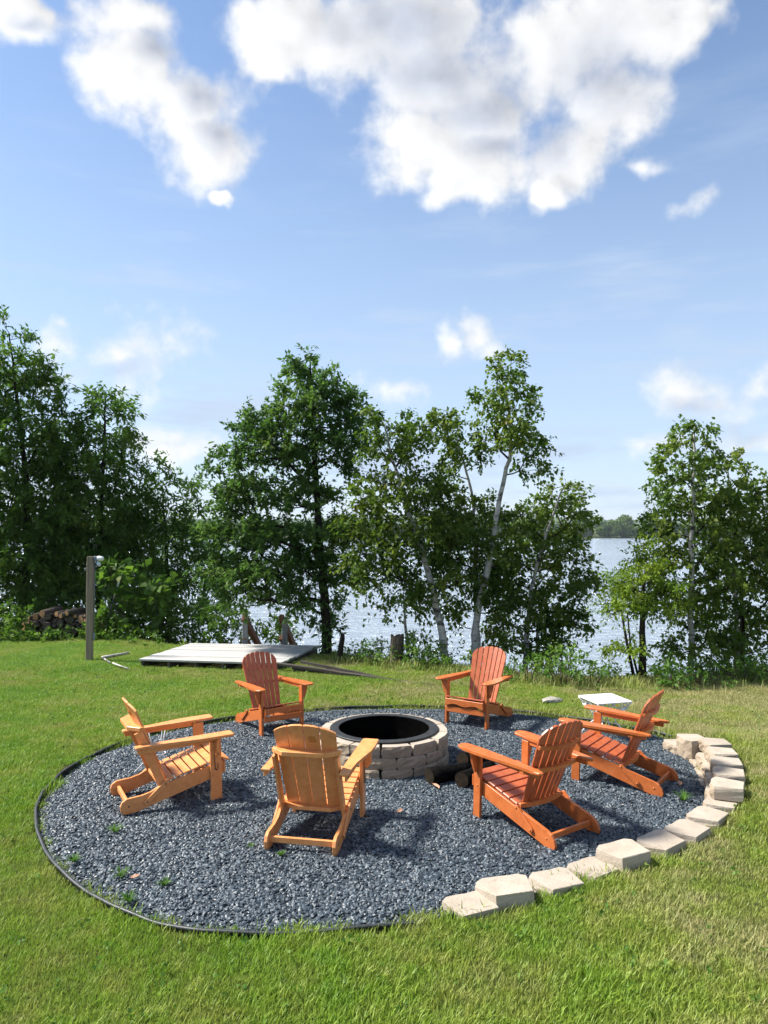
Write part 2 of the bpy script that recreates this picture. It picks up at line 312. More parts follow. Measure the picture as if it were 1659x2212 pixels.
def make_materials():
    # painted / polymer chair lumber
    def lumber(name, c0, c1, rough):
        t = NT(name); o = t.coord(); rnd = t.n('ShaderNodeObjectInfo').outputs['Random']
        streak = t.noise(t.mapped(o, (14, 14, 14)), 1.2, 6, 0.6)
        grain = t.noise(t.mapped(o, (5, 60, 60)), 1.0, 4, 0.6)
        col = t.ramp(streak, [(0.28, tuple(x * 0.80 for x in c0)), (0.45, c0), (0.75, c1)])
        col = t.mix(t.math('MULTIPLY', grain, 0.28), col, tuple(x * 0.62 for x in c0))
        col = t.mix(t.math('MULTIPLY', rnd, 0.22), col, tuple(x * 0.72 for x in c0))
        worn = t.ramp(t.noise(t.mapped(o, (30, 30, 30)), 1.0, 5, 0.7), [(0.70, (0, 0, 0)), (0.82, (1, 1, 1))])
        wf = t.n('ShaderNodeRGBToBW'); t.l(worn, wf.inputs[0])
        col = t.mix(t.math('MULTIPLY', wf.outputs[0], 0.35), col, tuple(min(1, x * 0.6 + 0.25) for x in c1))
        r = t.math('ADD', t.math('MULTIPLY', streak, 0.22), rough)
        t.done(t.bsdf(col, r, 0.5, grain, 0.002, 0.35))
    lumber('lumber_light', (0.72, 0.295, 0.098), (0.82, 0.37, 0.145), 0.24)
    lumber('lumber_red', (0.50, 0.130, 0.030), (0.60, 0.18, 0.050), 0.30)
    lumber('lumber_slat', (0.41, 0.098, 0.034), (0.51, 0.140, 0.055), 0.28)
    t = NT('bolt_metal'); t.done(t.bsdf((0.22, 0.15, 0.10), 0.4, 0.5, metal=0.8))
    t = NT('chain_metal'); t.done(t.bsdf((0.10, 0.07, 0.05), 0.5, 0.5, metal=0.6))
    t = NT('label_patch'); t.done(t.bsdf((0.46, 0.17, 0.035), 0.5))
    # concrete retaining blocks
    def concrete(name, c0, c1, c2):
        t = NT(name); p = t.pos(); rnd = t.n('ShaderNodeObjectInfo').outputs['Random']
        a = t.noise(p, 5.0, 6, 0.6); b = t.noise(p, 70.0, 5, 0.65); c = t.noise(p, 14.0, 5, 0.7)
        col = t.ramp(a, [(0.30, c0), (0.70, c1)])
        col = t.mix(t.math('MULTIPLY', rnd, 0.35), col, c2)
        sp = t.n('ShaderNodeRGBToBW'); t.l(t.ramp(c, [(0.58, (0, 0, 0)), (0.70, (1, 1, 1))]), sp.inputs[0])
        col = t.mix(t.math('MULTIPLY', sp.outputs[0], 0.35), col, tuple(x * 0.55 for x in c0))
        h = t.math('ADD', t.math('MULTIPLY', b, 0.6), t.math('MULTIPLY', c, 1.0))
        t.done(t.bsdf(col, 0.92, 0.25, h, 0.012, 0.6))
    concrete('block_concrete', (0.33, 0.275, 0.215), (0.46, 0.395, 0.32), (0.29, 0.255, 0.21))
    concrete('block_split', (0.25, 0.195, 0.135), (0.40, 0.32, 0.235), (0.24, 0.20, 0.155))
    t = NT('ring_steel'); p = t.pos(); t.done(t.bsdf(t.ramp(t.noise(p, 30, 5), [(0.3, (0.012, 0.013, 0.015)), (0.8, (0.035, 0.038, 0.04))]), 0.55, 0.5, t.noise(p, 120, 3), 0.002, 0.3))
    t = NT('soot'); p = t.pos(); t.done(t.bsdf(t.ramp(t.noise(p, 18, 5), [(0.3, (0.0012, 0.0012, 0.0012)), (0.9, (0.004, 0.0038, 0.0035))]), 1.0, 0.0))
    t = NT('edging_plastic'); p = t.pos(); t.done(t.bsdf(t.ramp(t.noise(p, 25, 5), [(0.3, (0.018, 0.021, 0.023)), (0.8, (0.05, 0.055, 0.058))]), 0.5, 0.5, t.noise(p, 60, 3), 0.003, 0.3))
    # slate gravel
    t = NT('slate_stone'); oi = t.n('ShaderNodeObjectInfo'); rnd = oi.outputs['Random']; p = t.pos()
    col = t.ramp(rnd, [(0.0, (0.024, 0.036, 0.048)), (0.40, (0.042, 0.061, 0.079)), (0.76, (0.069, 0.097, 0.121)), (0.94, (0.115, 0.147, 0.174)), (1.0, (0.27, 0.30, 0.32))])
    col = t.mix(t.math('MULTIPLY', t.noise(p, 90, 4), 0.6), col, (0.028, 0.037, 0.042))
    t.done(t.bsdf(col, t.math('ADD', t.math('MULTIPLY', rnd, 0.18), 0.34), 0.5, t.noise(p, 160, 3), 0.004, 0.4))
    t = NT('gravel_fines'); p = t.pos(); t.done(t.bsdf(t.ramp(t.noise(p, 60, 6, 0.7), [(0.3, (0.026, 0.036, 0.047)), (0.8, (0.065, 0.084, 0.104))]), 0.85, 0.3, t.noise(p, 80, 5, 0.7), 0.03, 0.8))
    # lawn soil and the ground beyond
    t = NT('lawn_soil'); p = t.pos()
    a = t.noise(p, 0.9, 5, 0.6); b = t.noise(p, 22, 6, 0.7)
    col = t.mix(b, t.ramp(a, [(0.35, (0.035, 0.062, 0.012)), (0.7, (0.080, 0.078, 0.026))]), (0.050, 0.055, 0.018))
    t.done(t.bsdf(col, 0.95, 0.1, b, 0.03, 0.6))
    # grass: own colour changes in patches, greener near the left, drier to the right and far
    t = NT('grass_blade'); p = t.pos(); rnd = t.n('ShaderNodeObjectInfo').outputs['Random']
    big = t.noise(p, 0.75, 4, 0.6); mid = t.noise(p, 3.2, 4, 0.6)
    xyz = t.n('ShaderNodeSeparateXYZ'); t.l(p, xyz.inputs[0])
    dry = t.math('ADD', t.math('MULTIPLY', xyz.outputs[0], 0.030), t.math('MULTIPLY', xyz.outputs[1], 0.012))
    f = t.math('ADD', t.math('ADD', t.math('MULTIPLY', big, 0.85), t.math('MULTIPLY', mid, 0.55)), dry)
    f = t.math('SUBTRACT', f, 0.18)
    col = t.ramp(f, [(0.36, (0.160, 0.340, 0.014)), (0.50, (0.250, 0.400, 0.024)), (0.64, (0.350, 0.400, 0.066)), (0.82, (0.500, 0.435, 0.200))])
    col = t.mix(t.math('MULTIPLY', rnd, 0.55), col, (0.075, 0.170, 0.014))
    blade = t.n('ShaderNodeAttribute'); blade.attribute_name = 'tint'
    col = t.mix(t.math('MULTIPLY', blade.outputs['Fac'], 0.38), col, t.mix(rnd, (0.36, 0.36, 0.13), (0.20, 0.30, 0.06)))
    pb = t.bsdf(col, 0.5, 0.35)
    tr = t.n('ShaderNodeBsdfTranslucent'); t.l(col, tr.inputs['Color'])
    ms = t.n('ShaderNodeMixShader'); ms.inputs[0].default_value = 0.35; t.l(pb.outputs[0], ms.inputs[1]); t.l(tr.outputs[0], ms.inputs[2]); t.done(ms)
    # leaves
    def leaf(name, dark, mid, bright, odd, trans=0.35, rough=0.55):
        t = NT(name); at_ = t.n('ShaderNodeAttribute'); at_.attribute_name = 'tint'; p = t.pos()
        patch = t.noise(p, 1.1, 3, 0.5)
        f = t.math('ADD', t.math('MULTIPLY', at_.outputs['Fac'], 0.55), t.math('MULTIPLY', patch, 0.55))
        col = t.ramp(f, [(0.22, dark), (0.52, mid), (0.80, bright), (0.93, odd)])
        pb = t.bsdf(col, rough, 0.22)
        tr = t.n('ShaderNodeBsdfTranslucent'); t.l(t.mix(0.5, col, (0.9, 1.0, 0.25), 'MULTIPLY'), tr.inputs['Color'])
        ms = t.n('ShaderNodeMixShader'); ms.inputs[0].default_value = trans
        t.l(pb.outputs[0], ms.inputs[1]); t.l(tr.outputs[0], ms.inputs[2]); t.done(ms)
    leaf('leaf_ash', (0.046, 0.105, 0.018), (0.084, 0.172, 0.027), (0.145, 0.235, 0.036), (0.25, 0.22, 0.04), 0.54)
    leaf('leaf_oak', (0.046, 0.102, 0.027), (0.078, 0.162, 0.037), (0.128, 0.215, 0.046), (0.17, 0.22, 0.05), 0.54)
    leaf('leaf_birch', (0.054, 0.112, 0.018), (0.104, 0.176, 0.027), (0.180, 0.235, 0.038), (0.27, 0.22, 0.045), 0.54)
    leaf('leaf_locust', (0.085, 0.170, 0.016), (0.155, 0.255, 0.024), (0.265, 0.350, 0.040), (0.36, 0.36, 0.06), 0.5)
    leaf('leaf_shrub', (0.050, 0.125, 0.020), (0.100, 0.210, 0.034), (0.190, 0.290, 0.055), (0.32, 0.32, 0.07), 0.45)
    leaf('leaf_weed', (0.080, 0.160, 0.022), (0.150, 0.250, 0.034), (0.270, 0.330, 0.065), (0.42, 0.37, 0.13), 0.45)
    leaf('leaf_far', (0.070, 0.125, 0.040), (0.120, 0.195, 0.055), (0.20, 0.26, 0.07), (0.25, 0.28, 0.08), 0.3, 0.7)
    leaf('leaf_far_dark', (0.045, 0.090, 0.040), (0.075, 0.140, 0.055), (0.11, 0.18, 0.06), (0.14, 0.20, 0.07), 0.3, 0.7)
    # bark
    def bark(name, c0, c1, sc=(9, 9, 2)):
        t = NT(name); o = t.coord(); a = t.noise(t.mapped(o, sc), 3.0, 6, 0.7); b = t.noise(o, 40, 5, 0.7)
        t.done(t.bsdf(t.mix(t.math('MULTIPLY', b, 0.4), t.ramp(a, [(0.35, c0), (0.7, c1)]), c0), 0.95, 0.04, a, 0.03, 0.7))
    bark('bark_dark', (0.018, 0.015, 0.012), (0.055, 0.046, 0.038))
    bark('bark_grey', (0.05, 0.042, 0.034), (0.17, 0.14, 0.115))
    bark('bark_stump', (0.06, 0.048, 0.038), (0.26, 0.21, 0.165), (14, 14, 1.2))
    bark('bark_char', (0.0025, 0.0025, 0.0028), (0.013, 0.0115, 0.0105), (8, 8, 8))
    t = NT('bark_birch'); o = t.coord()
    dash = t.noise(t.mapped(o, (3.5, 3.5, 16)), 2.0, 5, 0.65); mark = t.noise(t.mapped(o, (2, 2, 3.2)), 1.6, 4, 0.6)
    col = t.ramp(dash, [(0.30, (0.03, 0.027, 0.024)), (0.40, (0.34, 0.32, 0.295)), (0.75, (0.60, 0.58, 0.55))])
    bw = t.n('ShaderNodeRGBToBW'); t.l(t.ramp(mark, [(0.57, (0, 0, 0)), (0.64, (1, 1, 1))]), bw.inputs[0])
    t.done(t.bsdf(t.mix(t.math('MULTIPLY', bw.outputs[0], 0.9), col, (0.022, 0.019, 0.017)), 0.75, 0.3, dash, 0.01, 0.5))
    # wood
    def oldwood(name, c0, c1, axis_scale, rings=False):
        t = NT(name); o = t.coord(); rnd = t.n('ShaderNodeObjectInfo').outputs['Random']
        a = t.noise(t.mapped(o, axis_scale), 1.0, 7, 0.7, 0.4); b = t.noise(o, 6, 4, 0.6)
        col = t.ramp(a, [(0.28, tuple(x * 0.35 for x in c0)), (0.42, c0), (0.72, c1)])
        col = t.mix(t.math('MULTIPLY', rnd, 0.55), col, tuple(x * 0.62 for x in c0))
        col = t.mix(t.math('MULTIPLY', b, 0.3), col, tuple(x * 0.6 for x in c1))
        t.done(t.bsdf(col, 0.85, 0.2, a, 0.006, 0.6))
    oldwood('deck_wood', (0.43, 0.42, 0.395), (0.60, 0.59, 0.56), (1.5, 45, 45))
    oldwood('deck_beam', (0.075, 0.062, 0.05), (0.15, 0.13, 0.11), (2, 40, 40))
    oldwood('post_wood', (0.23, 0.18, 0.125), (0.42, 0.35, 0.27), (45, 45, 1.4))
    oldwood('plank_wood', (0.045, 0.039, 0.032), (0.11, 0.098, 0.082), (1.5, 45, 45))
    oldwood('rail_wood', (0.11, 0.055, 0.032), (0.19, 0.10, 0.06), (2, 40, 40))
    oldwood('grey_wood', (0.22, 0.23, 0.23), (0.36, 0.37, 0.37), (45, 45, 1.6))
    def endgrain(name, c0, c1):
        t = NT(name); o = t.coord(); ln = t.n('ShaderNodeVectorMath', operation='LENGTH'); t.l(o, ln.inputs[0])
        w = t.math('SINE', t.math('MULTIPLY', t.math('ADD', ln.outputs['Value'], t.math('MULTIPLY', t.noise(o, 12, 3), 0.02)), 500.0))
        f = t.math('ADD', t.math('MULTIPLY', w, 0.14), t.noise(o, 22, 5, 0.7))
        t.done(t.bsdf(t.ramp(f, [(0.3, c0), (0.75, c1)]), 0.9, 0.2))
    endgrain('cut_fresh', (0.26, 0.135, 0.06), (0.50, 0.31, 0.16))
    endgrain('cut_old', (0.05, 0.038, 0.028), (0.15, 0.12, 0.09))
    endgrain('cut_char', (0.003, 0.0025, 0.002), (0.030, 0.019, 0.009))
    t = NT('white_enamel'); p = t.pos(); t.done(t.bsdf(t.mix(t.math('MULTIPLY', t.noise(p, 25, 5, 0.7), 0.25), (0.80, 0.81, 0.82), (0.62, 0.60, 0.56)), 0.35, 0.5))
    t = NT('lamp_white'); t.done(t.bsdf((0.74, 0.75, 0.76), 0.4, 0.5))
    t = NT('lamp_glass'); t.done(t.bsdf((0.55, 0.60, 0.65), 0.12, 0.6))
    t = NT('box_grey'); t.done(t.bsdf((0.16, 0.20, 0.25), 0.5, 0.5))
    t = NT('rod_dark'); t.done(t.bsdf((0.025, 0.03, 0.035), 0.4, 0.5))
    t = NT('flat_stone'); p = t.pos(); t.done(t.bsdf(t.ramp(t.noise(p, 14, 6, 0.7), [(0.3, (0.20, 0.19, 0.16)), (0.7, (0.40, 0.38, 0.34))]), 0.9, 0.2, t.noise(p, 40, 5), 0.01, 0.6))
    t = NT('dead_leaf'); t.done(t.bsdf((0.42, 0.24, 0.15), 0.7, 0.3))
    # lake
    t = NT('lake_water'); p = t.pos()
    a = t.noise(t.mapped(p, (0.55, 1.25, 1.0), (0, 0, 0.35)), 1.0, 5, 0.62, 0.6); b = t.noise(t.mapped(p, (0.09, 0.22, 1.0), (0, 0, 0.25)), 1.0, 3, 0.5)
    c = t.noise(t.mapped(p, (0.012, 0.045, 1.0), (0, 0, 0.05)), 1.0, 3, 0.5)
    h = t.math('ADD', t.math('MULTIPLY', a, 0.75), t.math('MULTIPLY', b, 1.0))
    r = t.math('ADD', t.math('MULTIPLY', c, 0.14), 0.05)
    t.done(t.bsdf((0.32, 0.38, 0.45), r, 0.5, h, 1.1, 1.0))
    t = NT('forest_hill'); p = t.pos(); a = t.noise(p, 0.02, 6, 0.7)
    t.done(t.bsdf(t.ramp(a, [(0.35, (0.030, 0.055, 0.025)), (0.7, (0.07, 0.105, 0.04))]), 1.0, 0.0, a, 8.0, 0.7))
    t = NT('shore_bank'); p = t.pos(); t.done(t.bsdf(t.ramp(t.noise(p, 0.4, 6, 0.7), [(0.3, (0.035, 0.055, 0.02)), (0.7, (0.09, 0.10, 0.05))]), 1.0, 0.0))
make_materials()

# ------------------------------------------------------------------ helpers
def mesh_np(name, verts, faces, smooth=False, tint=None, mats=(), mat_index=None):
    """verts (N,3); faces (M,3) or (M,4) arrays"""
    verts = np.asarray(verts, np.float32); faces = np.asarray(faces, np.int32)
    me = bpy.data.meshes.new(name)
    k = faces.shape[1]; nf = len(faces)
    me.vertices.add(len(verts)); me.vertices.foreach_set('co', verts.ravel())
    me.loops.add(nf * k); me.loops.foreach_set('vertex_index', faces.ravel())
    me.polygons.add(nf); me.polygons.foreach_set('loop_start', np.arange(0, nf * k, k, dtype=np.int32))
    if mat_index is not None: me.polygons.foreach_set('material_index', np.asarray(mat_index, np.int32))
    for m_ in mats: me.materials.append(MATS[m_])
    me.update(calc_edges=True)
    me.validate()
    if smooth: me.polygons.foreach_set('use_smooth', np.ones(len(me.polygons), bool))
    if tint is not None:
        a = me.attributes.new('tint', 'FLOAT', 'FACE'); a.data.foreach_set('value', np.asarray(tint, np.float32))
    return me

def obj(name, me, parent=None, loc=None, rot=None):
    o = bpy.data.objects.new(name, me); COL.objects.link(o)
    if parent is not None: o.parent = parent
    if loc is not None: o.location = loc
    if rot is not None: o.rotation_euler = rot
    return o

def thing(name, label, cat, loc=(0, 0, 0), rz=0.0, group=None, scale=1.0):
    o = bpy.data.objects.new(name, None); COL.objects.link(o)
    o.empty_display_size = 0.1
    o.location = loc; o.rotation_euler = (0, 0, rz); o.scale = (scale,) * 3
    return tag(o, label, cat, group)

def tag(o, label, cat, group=None):
    o['label'] = label; o['category'] = cat
    if group: o['group'] = group
    return o

def structure(o): o['kind'] = 'structure'; return o
def stuff(o): o['kind'] = 'stuff'; return o

def bm_mesh(name, bm, mat, smooth=False):
    me = bpy.data.meshes.new(name)
    bmesh.ops.recalc_face_normals(bm, faces=bm.faces)
    bm.to_mesh(me); bm.free()
    for m_ in ([mat] if isinstance(mat, str) else mat): me.materials.append(MATS[m_])
    if smooth: me.polygons.foreach_set('use_smooth', [True] * len(me.polygons))
    return me

def prism(poly, t, o, u, v, bevel=0.003):
    """board: polygon (a,b) in the plane o + a*u + b*v, thickness t, edges eased"""
    o, u, v = Vector(o), Vector(u).normalized(), Vector(v).normalized(); n = u.cross(v).normalized()
    bm = bmesh.new()
    lo = [bm.verts.new(o + u * a + v * b - n * t / 2) for a, b in poly]
    hi = [bm.verts.new(o + u * a + v * b + n * t / 2) for a, b in poly]
    bm.faces.new(lo[::-1]); bm.faces.new(hi)
    k = len(poly)
    for i in range(k): bm.faces.new((lo[i], lo[(i + 1) % k], hi[(i + 1) % k], hi[i]))
    if bevel:
        rim = [e for e in bm.edges if all(w_ in lo for w_ in e.verts) or all(w_ in hi for w_ in e.verts)]
        bmesh.ops.bevel(bm, geom=rim, offset=bevel, segments=1, affect='EDGES')
    return bm

def boxbm(cx, cy, cz, sx, sy, sz, bevel=0.0, rot=None):
    bm = bmesh.new()
    M = Matrix.Translation((cx, cy, cz)) @ (rot.to_4x4() if rot is not None else Matrix.Identity(4)) @ Matrix.Diagonal((sx, sy, sz, 1))
    bmesh.ops.create_cube(bm, size=1.0, matrix=M)
    if bevel: bmesh.ops.bevel(bm, geom=bm.edges[:], offset=bevel, segments=1, affect='EDGES')
    return bm

def tube(pts, radii, sides=8, cap=True):
    """swept tube through points: returns verts, quads (numpy)"""
    P = np.asarray(pts, float); n = len(P); r = np.broadcast_to(np.asarray(radii, float), (n,))
    T = np.gradient(P, axis=0); T /= np.linalg.norm(T, axis=1)[:, None] + 1e-9
    ref = np.array([0.31, 0.87, 0.12]) if abs(T[0, 2]) > 0.7 else np.array([0.05, 0.1, 1.0])
    V = []; ang = np.linspace(0, 2 * np.pi, sides, endpoint=False)
    for i in range(n):
        a = np.cross(T[i], ref); a /= np.linalg.norm(a) + 1e-9; b = np.cross(T[i], a)
        V.append(P[i] + r[i] * (np.cos(ang)[:, None] * a + np.sin(ang)[:, None] * b))
    V = np.concatenate(V)
    F = [(i * sides + j, i * sides + (j + 1) % sides, (i + 1) * sides + (j + 1) % sides, (i + 1) * sides + j) for i in range(n - 1) for j in range(sides)]
    if cap:
        c0, c1 = len(V), len(V) + 1
        V = np.vstack([V, P[0], P[-1]])
        F += [(c0, (j + 1) % sides, j, c0) for j in range(sides)] + [(c1, (n - 1) * sides + j, (n - 1) * sides + (j + 1) % sides, c1) for j in range(sides)]
    return V, F

def poly_mesh(name, V, F, mat, smooth=True):
    me = bpy.data.meshes.new(name)
    me.from_pydata([tuple(x) for x in V], [], [tuple(dict.fromkeys(f)) for f in F])
    for m_ in ([mat] if isinstance(mat, str) else mat): me.materials.append(MATS[m_])
    if smooth: me.polygons.foreach_set('use_smooth', [True] * len(me.polygons))
    me.update()
    return me

def tubes_mesh(name, list_of, mat, sides=8):
    V, F = np.zeros((0, 3)), []
    for pts, rad in list_of:
        v, f = tube(pts, rad, sides); F += [tuple(i + len(V) for i in q) for q in f]; V = np.vstack([V, v])
    return poly_mesh(name, V, F, mat)

def smooth01(x): x = np.clip(x, 0, 1); return x * x * (3 - 2 * x)

# ------------------------------------------------------------------ terrain
GRAVEL = np.array([(0.12, 9.56), (1.01, 9.51), (1.57, 9.36), (2.10, 9.11), (2.56, 8.76), (2.99, 8.42), (3.22, 8.05), (3.24, 7.75), (3.14, 7.25), (2.96, 6.73), (2.84, 6.36),
    (2.60, 5.90), (2.29, 5.56), (1.94, 5.28), (1.56, 5.00), (1.27, 4.88), (0.95, 4.70), (0.63, 4.52), (0.42, 4.42), (0.20, 4.33), (-0.08, 4.28), (-0.34, 4.24), (-0.73, 4.21), (-1.02, 4.23), (-1.32, 4.32),
    (-1.62, 4.49), (-1.85, 4.68), (-2.05, 4.87), (-2.23, 5.07), (-2.40, 5.30), (-2.62, 5.64), (-2.83, 6.07), (-2.95, 6.47), (-3.00, 6.90), (-2.97, 7.40), (-2.79, 8.00), (-2.50, 8.45), (-2.08, 8.81), (-1.48, 9.18), (-0.76, 9.46)])

def resample(P, n, closed=True):
    Q = np.vstack([P, P[:1]]) if closed else P
    s = np.concatenate([[0], np.cumsum(np.linalg.norm(np.diff(Q, axis=0), axis=1))])
    t = np.linspace(0, s[-1], n, endpoint=not closed)
    out = np.stack([np.interp(t, s, Q[:, i]) for i in range(P.shape[1])], 1)
    for _ in range(2):
        if closed: out = (np.roll(out, 1, 0) + 2 * out + np.roll(out, -1, 0)) / 4
    return out
EDGE = resample(GRAVEL, 160)

def poly_dist(X, Y):
    """signed distance to the gravel outline, positive outside"""
    p = np.stack([np.ravel(X), np.ravel(Y)], 1)
    A = EDGE; B = np.roll(EDGE, -1, 0)
    best = np.full(len(p), 1e9); inside = np.zeros(len(p), bool)
    for a, b in zip(A, B):
        d = b - a; t = np.clip(((p - a) @ d) / (d @ d), 0, 1)
        best = np.minimum(best, np.linalg.norm(p - a - t[:, None] * d, axis=1))
        c = (a[1] > p[:, 1]) != (b[1] > p[:, 1])
        with np.errstate(divide='ignore', invalid='ignore'):
            inside ^= c & (p[:, 0] < (b[0] - a[0]) * (p[:, 1] - a[1]) / (b[1] - a[1] + 1e-12) + a[0])
    return np.where(inside, -best, best).reshape(np.shape(X))

BLUFF_X = [-400, -60, -14, -8.7, -6, -4.3, -3, -1, 0, 1, 2, 3, 4.5, 6, 9, 14, 60, 400]
BLUFF_Y = [60, 30, 18.5, 17.3, 16.4, 14.7, 14.0, 13.7, 13.1, 12.4, 12.0, 11.7, 11.7, 12.2, 13.5, 15, 30, 60]
WATER_Z = -4.7

def ground_z(x, y):
    x = np.asarray(x, float); y = np.asarray(y, float)
    s = y - np.interp(x, BLUFF_X, BLUFF_Y)
    z = 0.035 * np.sin(x * 0.9 + 1.3) * np.sin(y * 0.7) * smooth01((np.hypot(x, y - 6.8) - 3.0) / 2.0)
    d = poly_dist(x, y)
    near_wall = smooth01((x - 2.0) / 0.9) * smooth01((y - 5.3) / 1.0) * smooth01((8.6 - y) / 1.2)
    z = z + 0.14 * near_wall * smooth01((d - 0.10) / 0.25)
    z = z - 0.012 * smooth01(d / 0.1) * smooth01((6.6 - y) / 1.2) * smooth01((0.4 - x) / 0.6)
    z = np.where(d < 0.02, -0.05, z)
    z = z - 0.06 * np.clip(s + 1.0, 0, 1) ** 2
    z = z - np.clip(s, 0, None) * 0.72 * (1 + 0.12 * np.sin(x * 1.7))
    z = np.maximum(z, -7.0)
    z = np.where(y > 300, -7.0 + smooth01((y - 535) / 30) * 3.2 + np.clip(y - 565, 0, 2600) * 0.006, z)
    return z

def build_ground():
    fx = np.arange(-13, 10.01, 0.14); fy = np.arange(1.0, 19.01, 0.14)
    gx = np.concatenate([[-4000, -1500, -500, -200, -80, -40, -22, -16], fx, [12, 15, 20, 40, 80, 200, 500, 1500, 4000]])
    gy = np.concatenate([[-400, -100, -20, -5, -1.5], fy, [20, 21, 22, 24, 28, 60, 250, 500, 530, 540, 548, 556, 565, 580, 620, 800, 1500, 3400]])
    X, Y = np.meshgrid(gx, gy); Z = ground_z(X, Y)
    V = np.stack([X.ravel(), Y.ravel(), Z.ravel()], 1); nx, ny = len(gx), len(gy)
    i = np.arange((ny - 1) * (nx - 1)); r, c = i // (nx - 1), i % (nx - 1)
    F = np.stack([r * nx + c, r * nx + c + 1, (r + 1) * nx + c + 1, (r + 1) * nx + c], 1)
    cy = gy[r]; mi = np.where(cy > 300, 1, 0)
    structure(obj('ground', mesh_np('ground', V, F, True, mats=('lawn_soil', 'shore_bank'), mat_index=mi)))
build_ground()
structure(obj('lake_water', mesh_np('lake_water', [(-3000, 12, WATER_Z), (3000, 12, WATER_Z), (3000, 600, WATER_Z), (-3000, 600, WATER_Z)], [(0, 1, 2, 3)], mats=('lake_water',))))

def build_hills():
    rng = np.random.default_rng(5)
    xs = np.linspace(-3200, 3200, 260); V = []; F = []
    prof = 40 + 9 * np.sin(xs * 0.0021 + 1.1) + 6 * np.sin(xs * 0.0057) + 2.2 * np.sin(xs * 0.021) + rng.normal(0, 0.8, len(xs))
    rows = [(2350, 0.0), (2450, 0.55), (2560, 0.9), (2650, 1.0), (2800, 0.8)]
    for y, k in rows:
        for x, p in zip(xs, prof): V.append((x, y + 30 * math.sin(x * 0.003), -8 + (p + 8) * k + rng.normal(0, 0.9) * (k > 0)))
    n = len(xs)
    for r in range(len(rows) - 1):
        for c in range(n - 1): F.append((r * n + c, r * n + c + 1, (r + 1) * n + c + 1, (r + 1) * n + c))
    structure(obj('hills', mesh_np('hills', V, F, True, mats=('forest_hill',))))
build_hills()

# gravel bed sheet
def build_gravel_bed():
    bm = bmesh.new(); ctr = EDGE.mean(0); rings = 14
    prev = None; c = bm.verts.new((ctr[0], ctr[1], 0.0))
    rng = np.random.default_rng(3)
    for k in range(1, rings + 1):
        f = k / rings
        cur = [bm.verts.new((*(ctr + (p - ctr) * f), rng.normal(0, 0.003) - (0.03 if k == rings else 0))) for p in EDGE[::2]]
        n = len(cur)
        for i in range(n):
            if prev is None: bm.faces.new((c, cur[i], cur[(i + 1) % n]))
            else: bm.faces.new((prev[i], cur[i], cur[(i + 1) % n], prev[(i + 1) % n]))
        prev = cur
    return structure(obj('gravel_bed', bm_mesh('gravel_bed', bm, 'gravel_fines', True)))
gravel_bed = build_gravel_bed()

# ------------------------------------------------------------------ scatter (grass, gravel: nobody could count them)
def scatter(o, sources, density, attr, rot_lo, rot_hi, s_lo, s_hi, seed, scale_attr=None):
    src = bpy.data.collections.new(o.name + '_pieces')
    for s in sources: src.objects.link(s)
    ng = bpy.data.node_groups.new(o.name + '_scatter', 'GeometryNodeTree')
    ng.interface.new_socket('Geometry', in_out='INPUT', socket_type='NodeSocketGeometry')
    ng.interface.new_socket('Geometry', in_out='OUTPUT', socket_type='NodeSocketGeometry')
    N = ng.nodes.new; L = ng.links.new
    gi, go = N('NodeGroupInput'), N('NodeGroupOutput')
    na = N('GeometryNodeInputNamedAttribute'); na.data_type = 'FLOAT'; na.inputs['Name'].default_value = attr
    mu = N('ShaderNodeMath'); mu.operation = 'MULTIPLY'; mu.inputs[1].default_value = density; L(na.outputs['Attribute'], mu.inputs[0])
    dp = N('GeometryNodeDistributePointsOnFaces'); dp.distribute_method = 'RANDOM'; dp.inputs['Seed'].default_value = seed
    L(gi.outputs[0], dp.inputs['Mesh']); L(mu.outputs[0], dp.inputs['Density'])
    ci = N('GeometryNodeCollectionInfo'); ci.inputs['Collection'].default_value = src
    ci.inputs['Separate Children'].default_value = True; ci.inputs['Reset Children'].default_value = True
    rr = N('FunctionNodeRandomValue'); rr.data_type = 'FLOAT_VECTOR'; rr.inputs[0].default_value = rot_lo; rr.inputs[1].default_value = rot_hi
    rs = N('FunctionNodeRandomValue'); rs.data_type = 'FLOAT'; rs.inputs[2].default_value = s_lo; rs.inputs[3].default_value = s_hi; rs.inputs['Seed'].default_value = 7
    ri = N('FunctionNodeRandomValue'); ri.data_type = 'INT'; ri.inputs[4].default_value = 0; ri.inputs[5].default_value = len(sources) - 1; ri.inputs['Seed'].default_value = 3
    ip = N('GeometryNodeInstanceOnPoints'); ip.inputs['Pick Instance'].default_value = True
    L(dp.outputs['Points'], ip.inputs['Points']); L(ci.outputs[0], ip.inputs['Instance']); L(ri.outputs[2], ip.inputs['Instance Index'])
    L(rr.outputs[0], ip.inputs['Rotation'])
    if scale_attr:
        sa = N('GeometryNodeInputNamedAttribute'); sa.data_type = 'FLOAT'; sa.inputs['Name'].default_value = scale_attr
        sm = N('ShaderNodeMath'); sm.operation = 'MULTIPLY'; L(sa.outputs['Attribute'], sm.inputs[0]); L(rs.outputs[1], sm.inputs[1])
        L(sm.outputs[0], ip.inputs['Scale'])
    else: L(rs.outputs[1], ip.inputs['Scale'])
    L(ip.outputs[0], go.inputs[0])
    md = o.modifiers.new('scatter', 'NODES'); md.node_group = ng

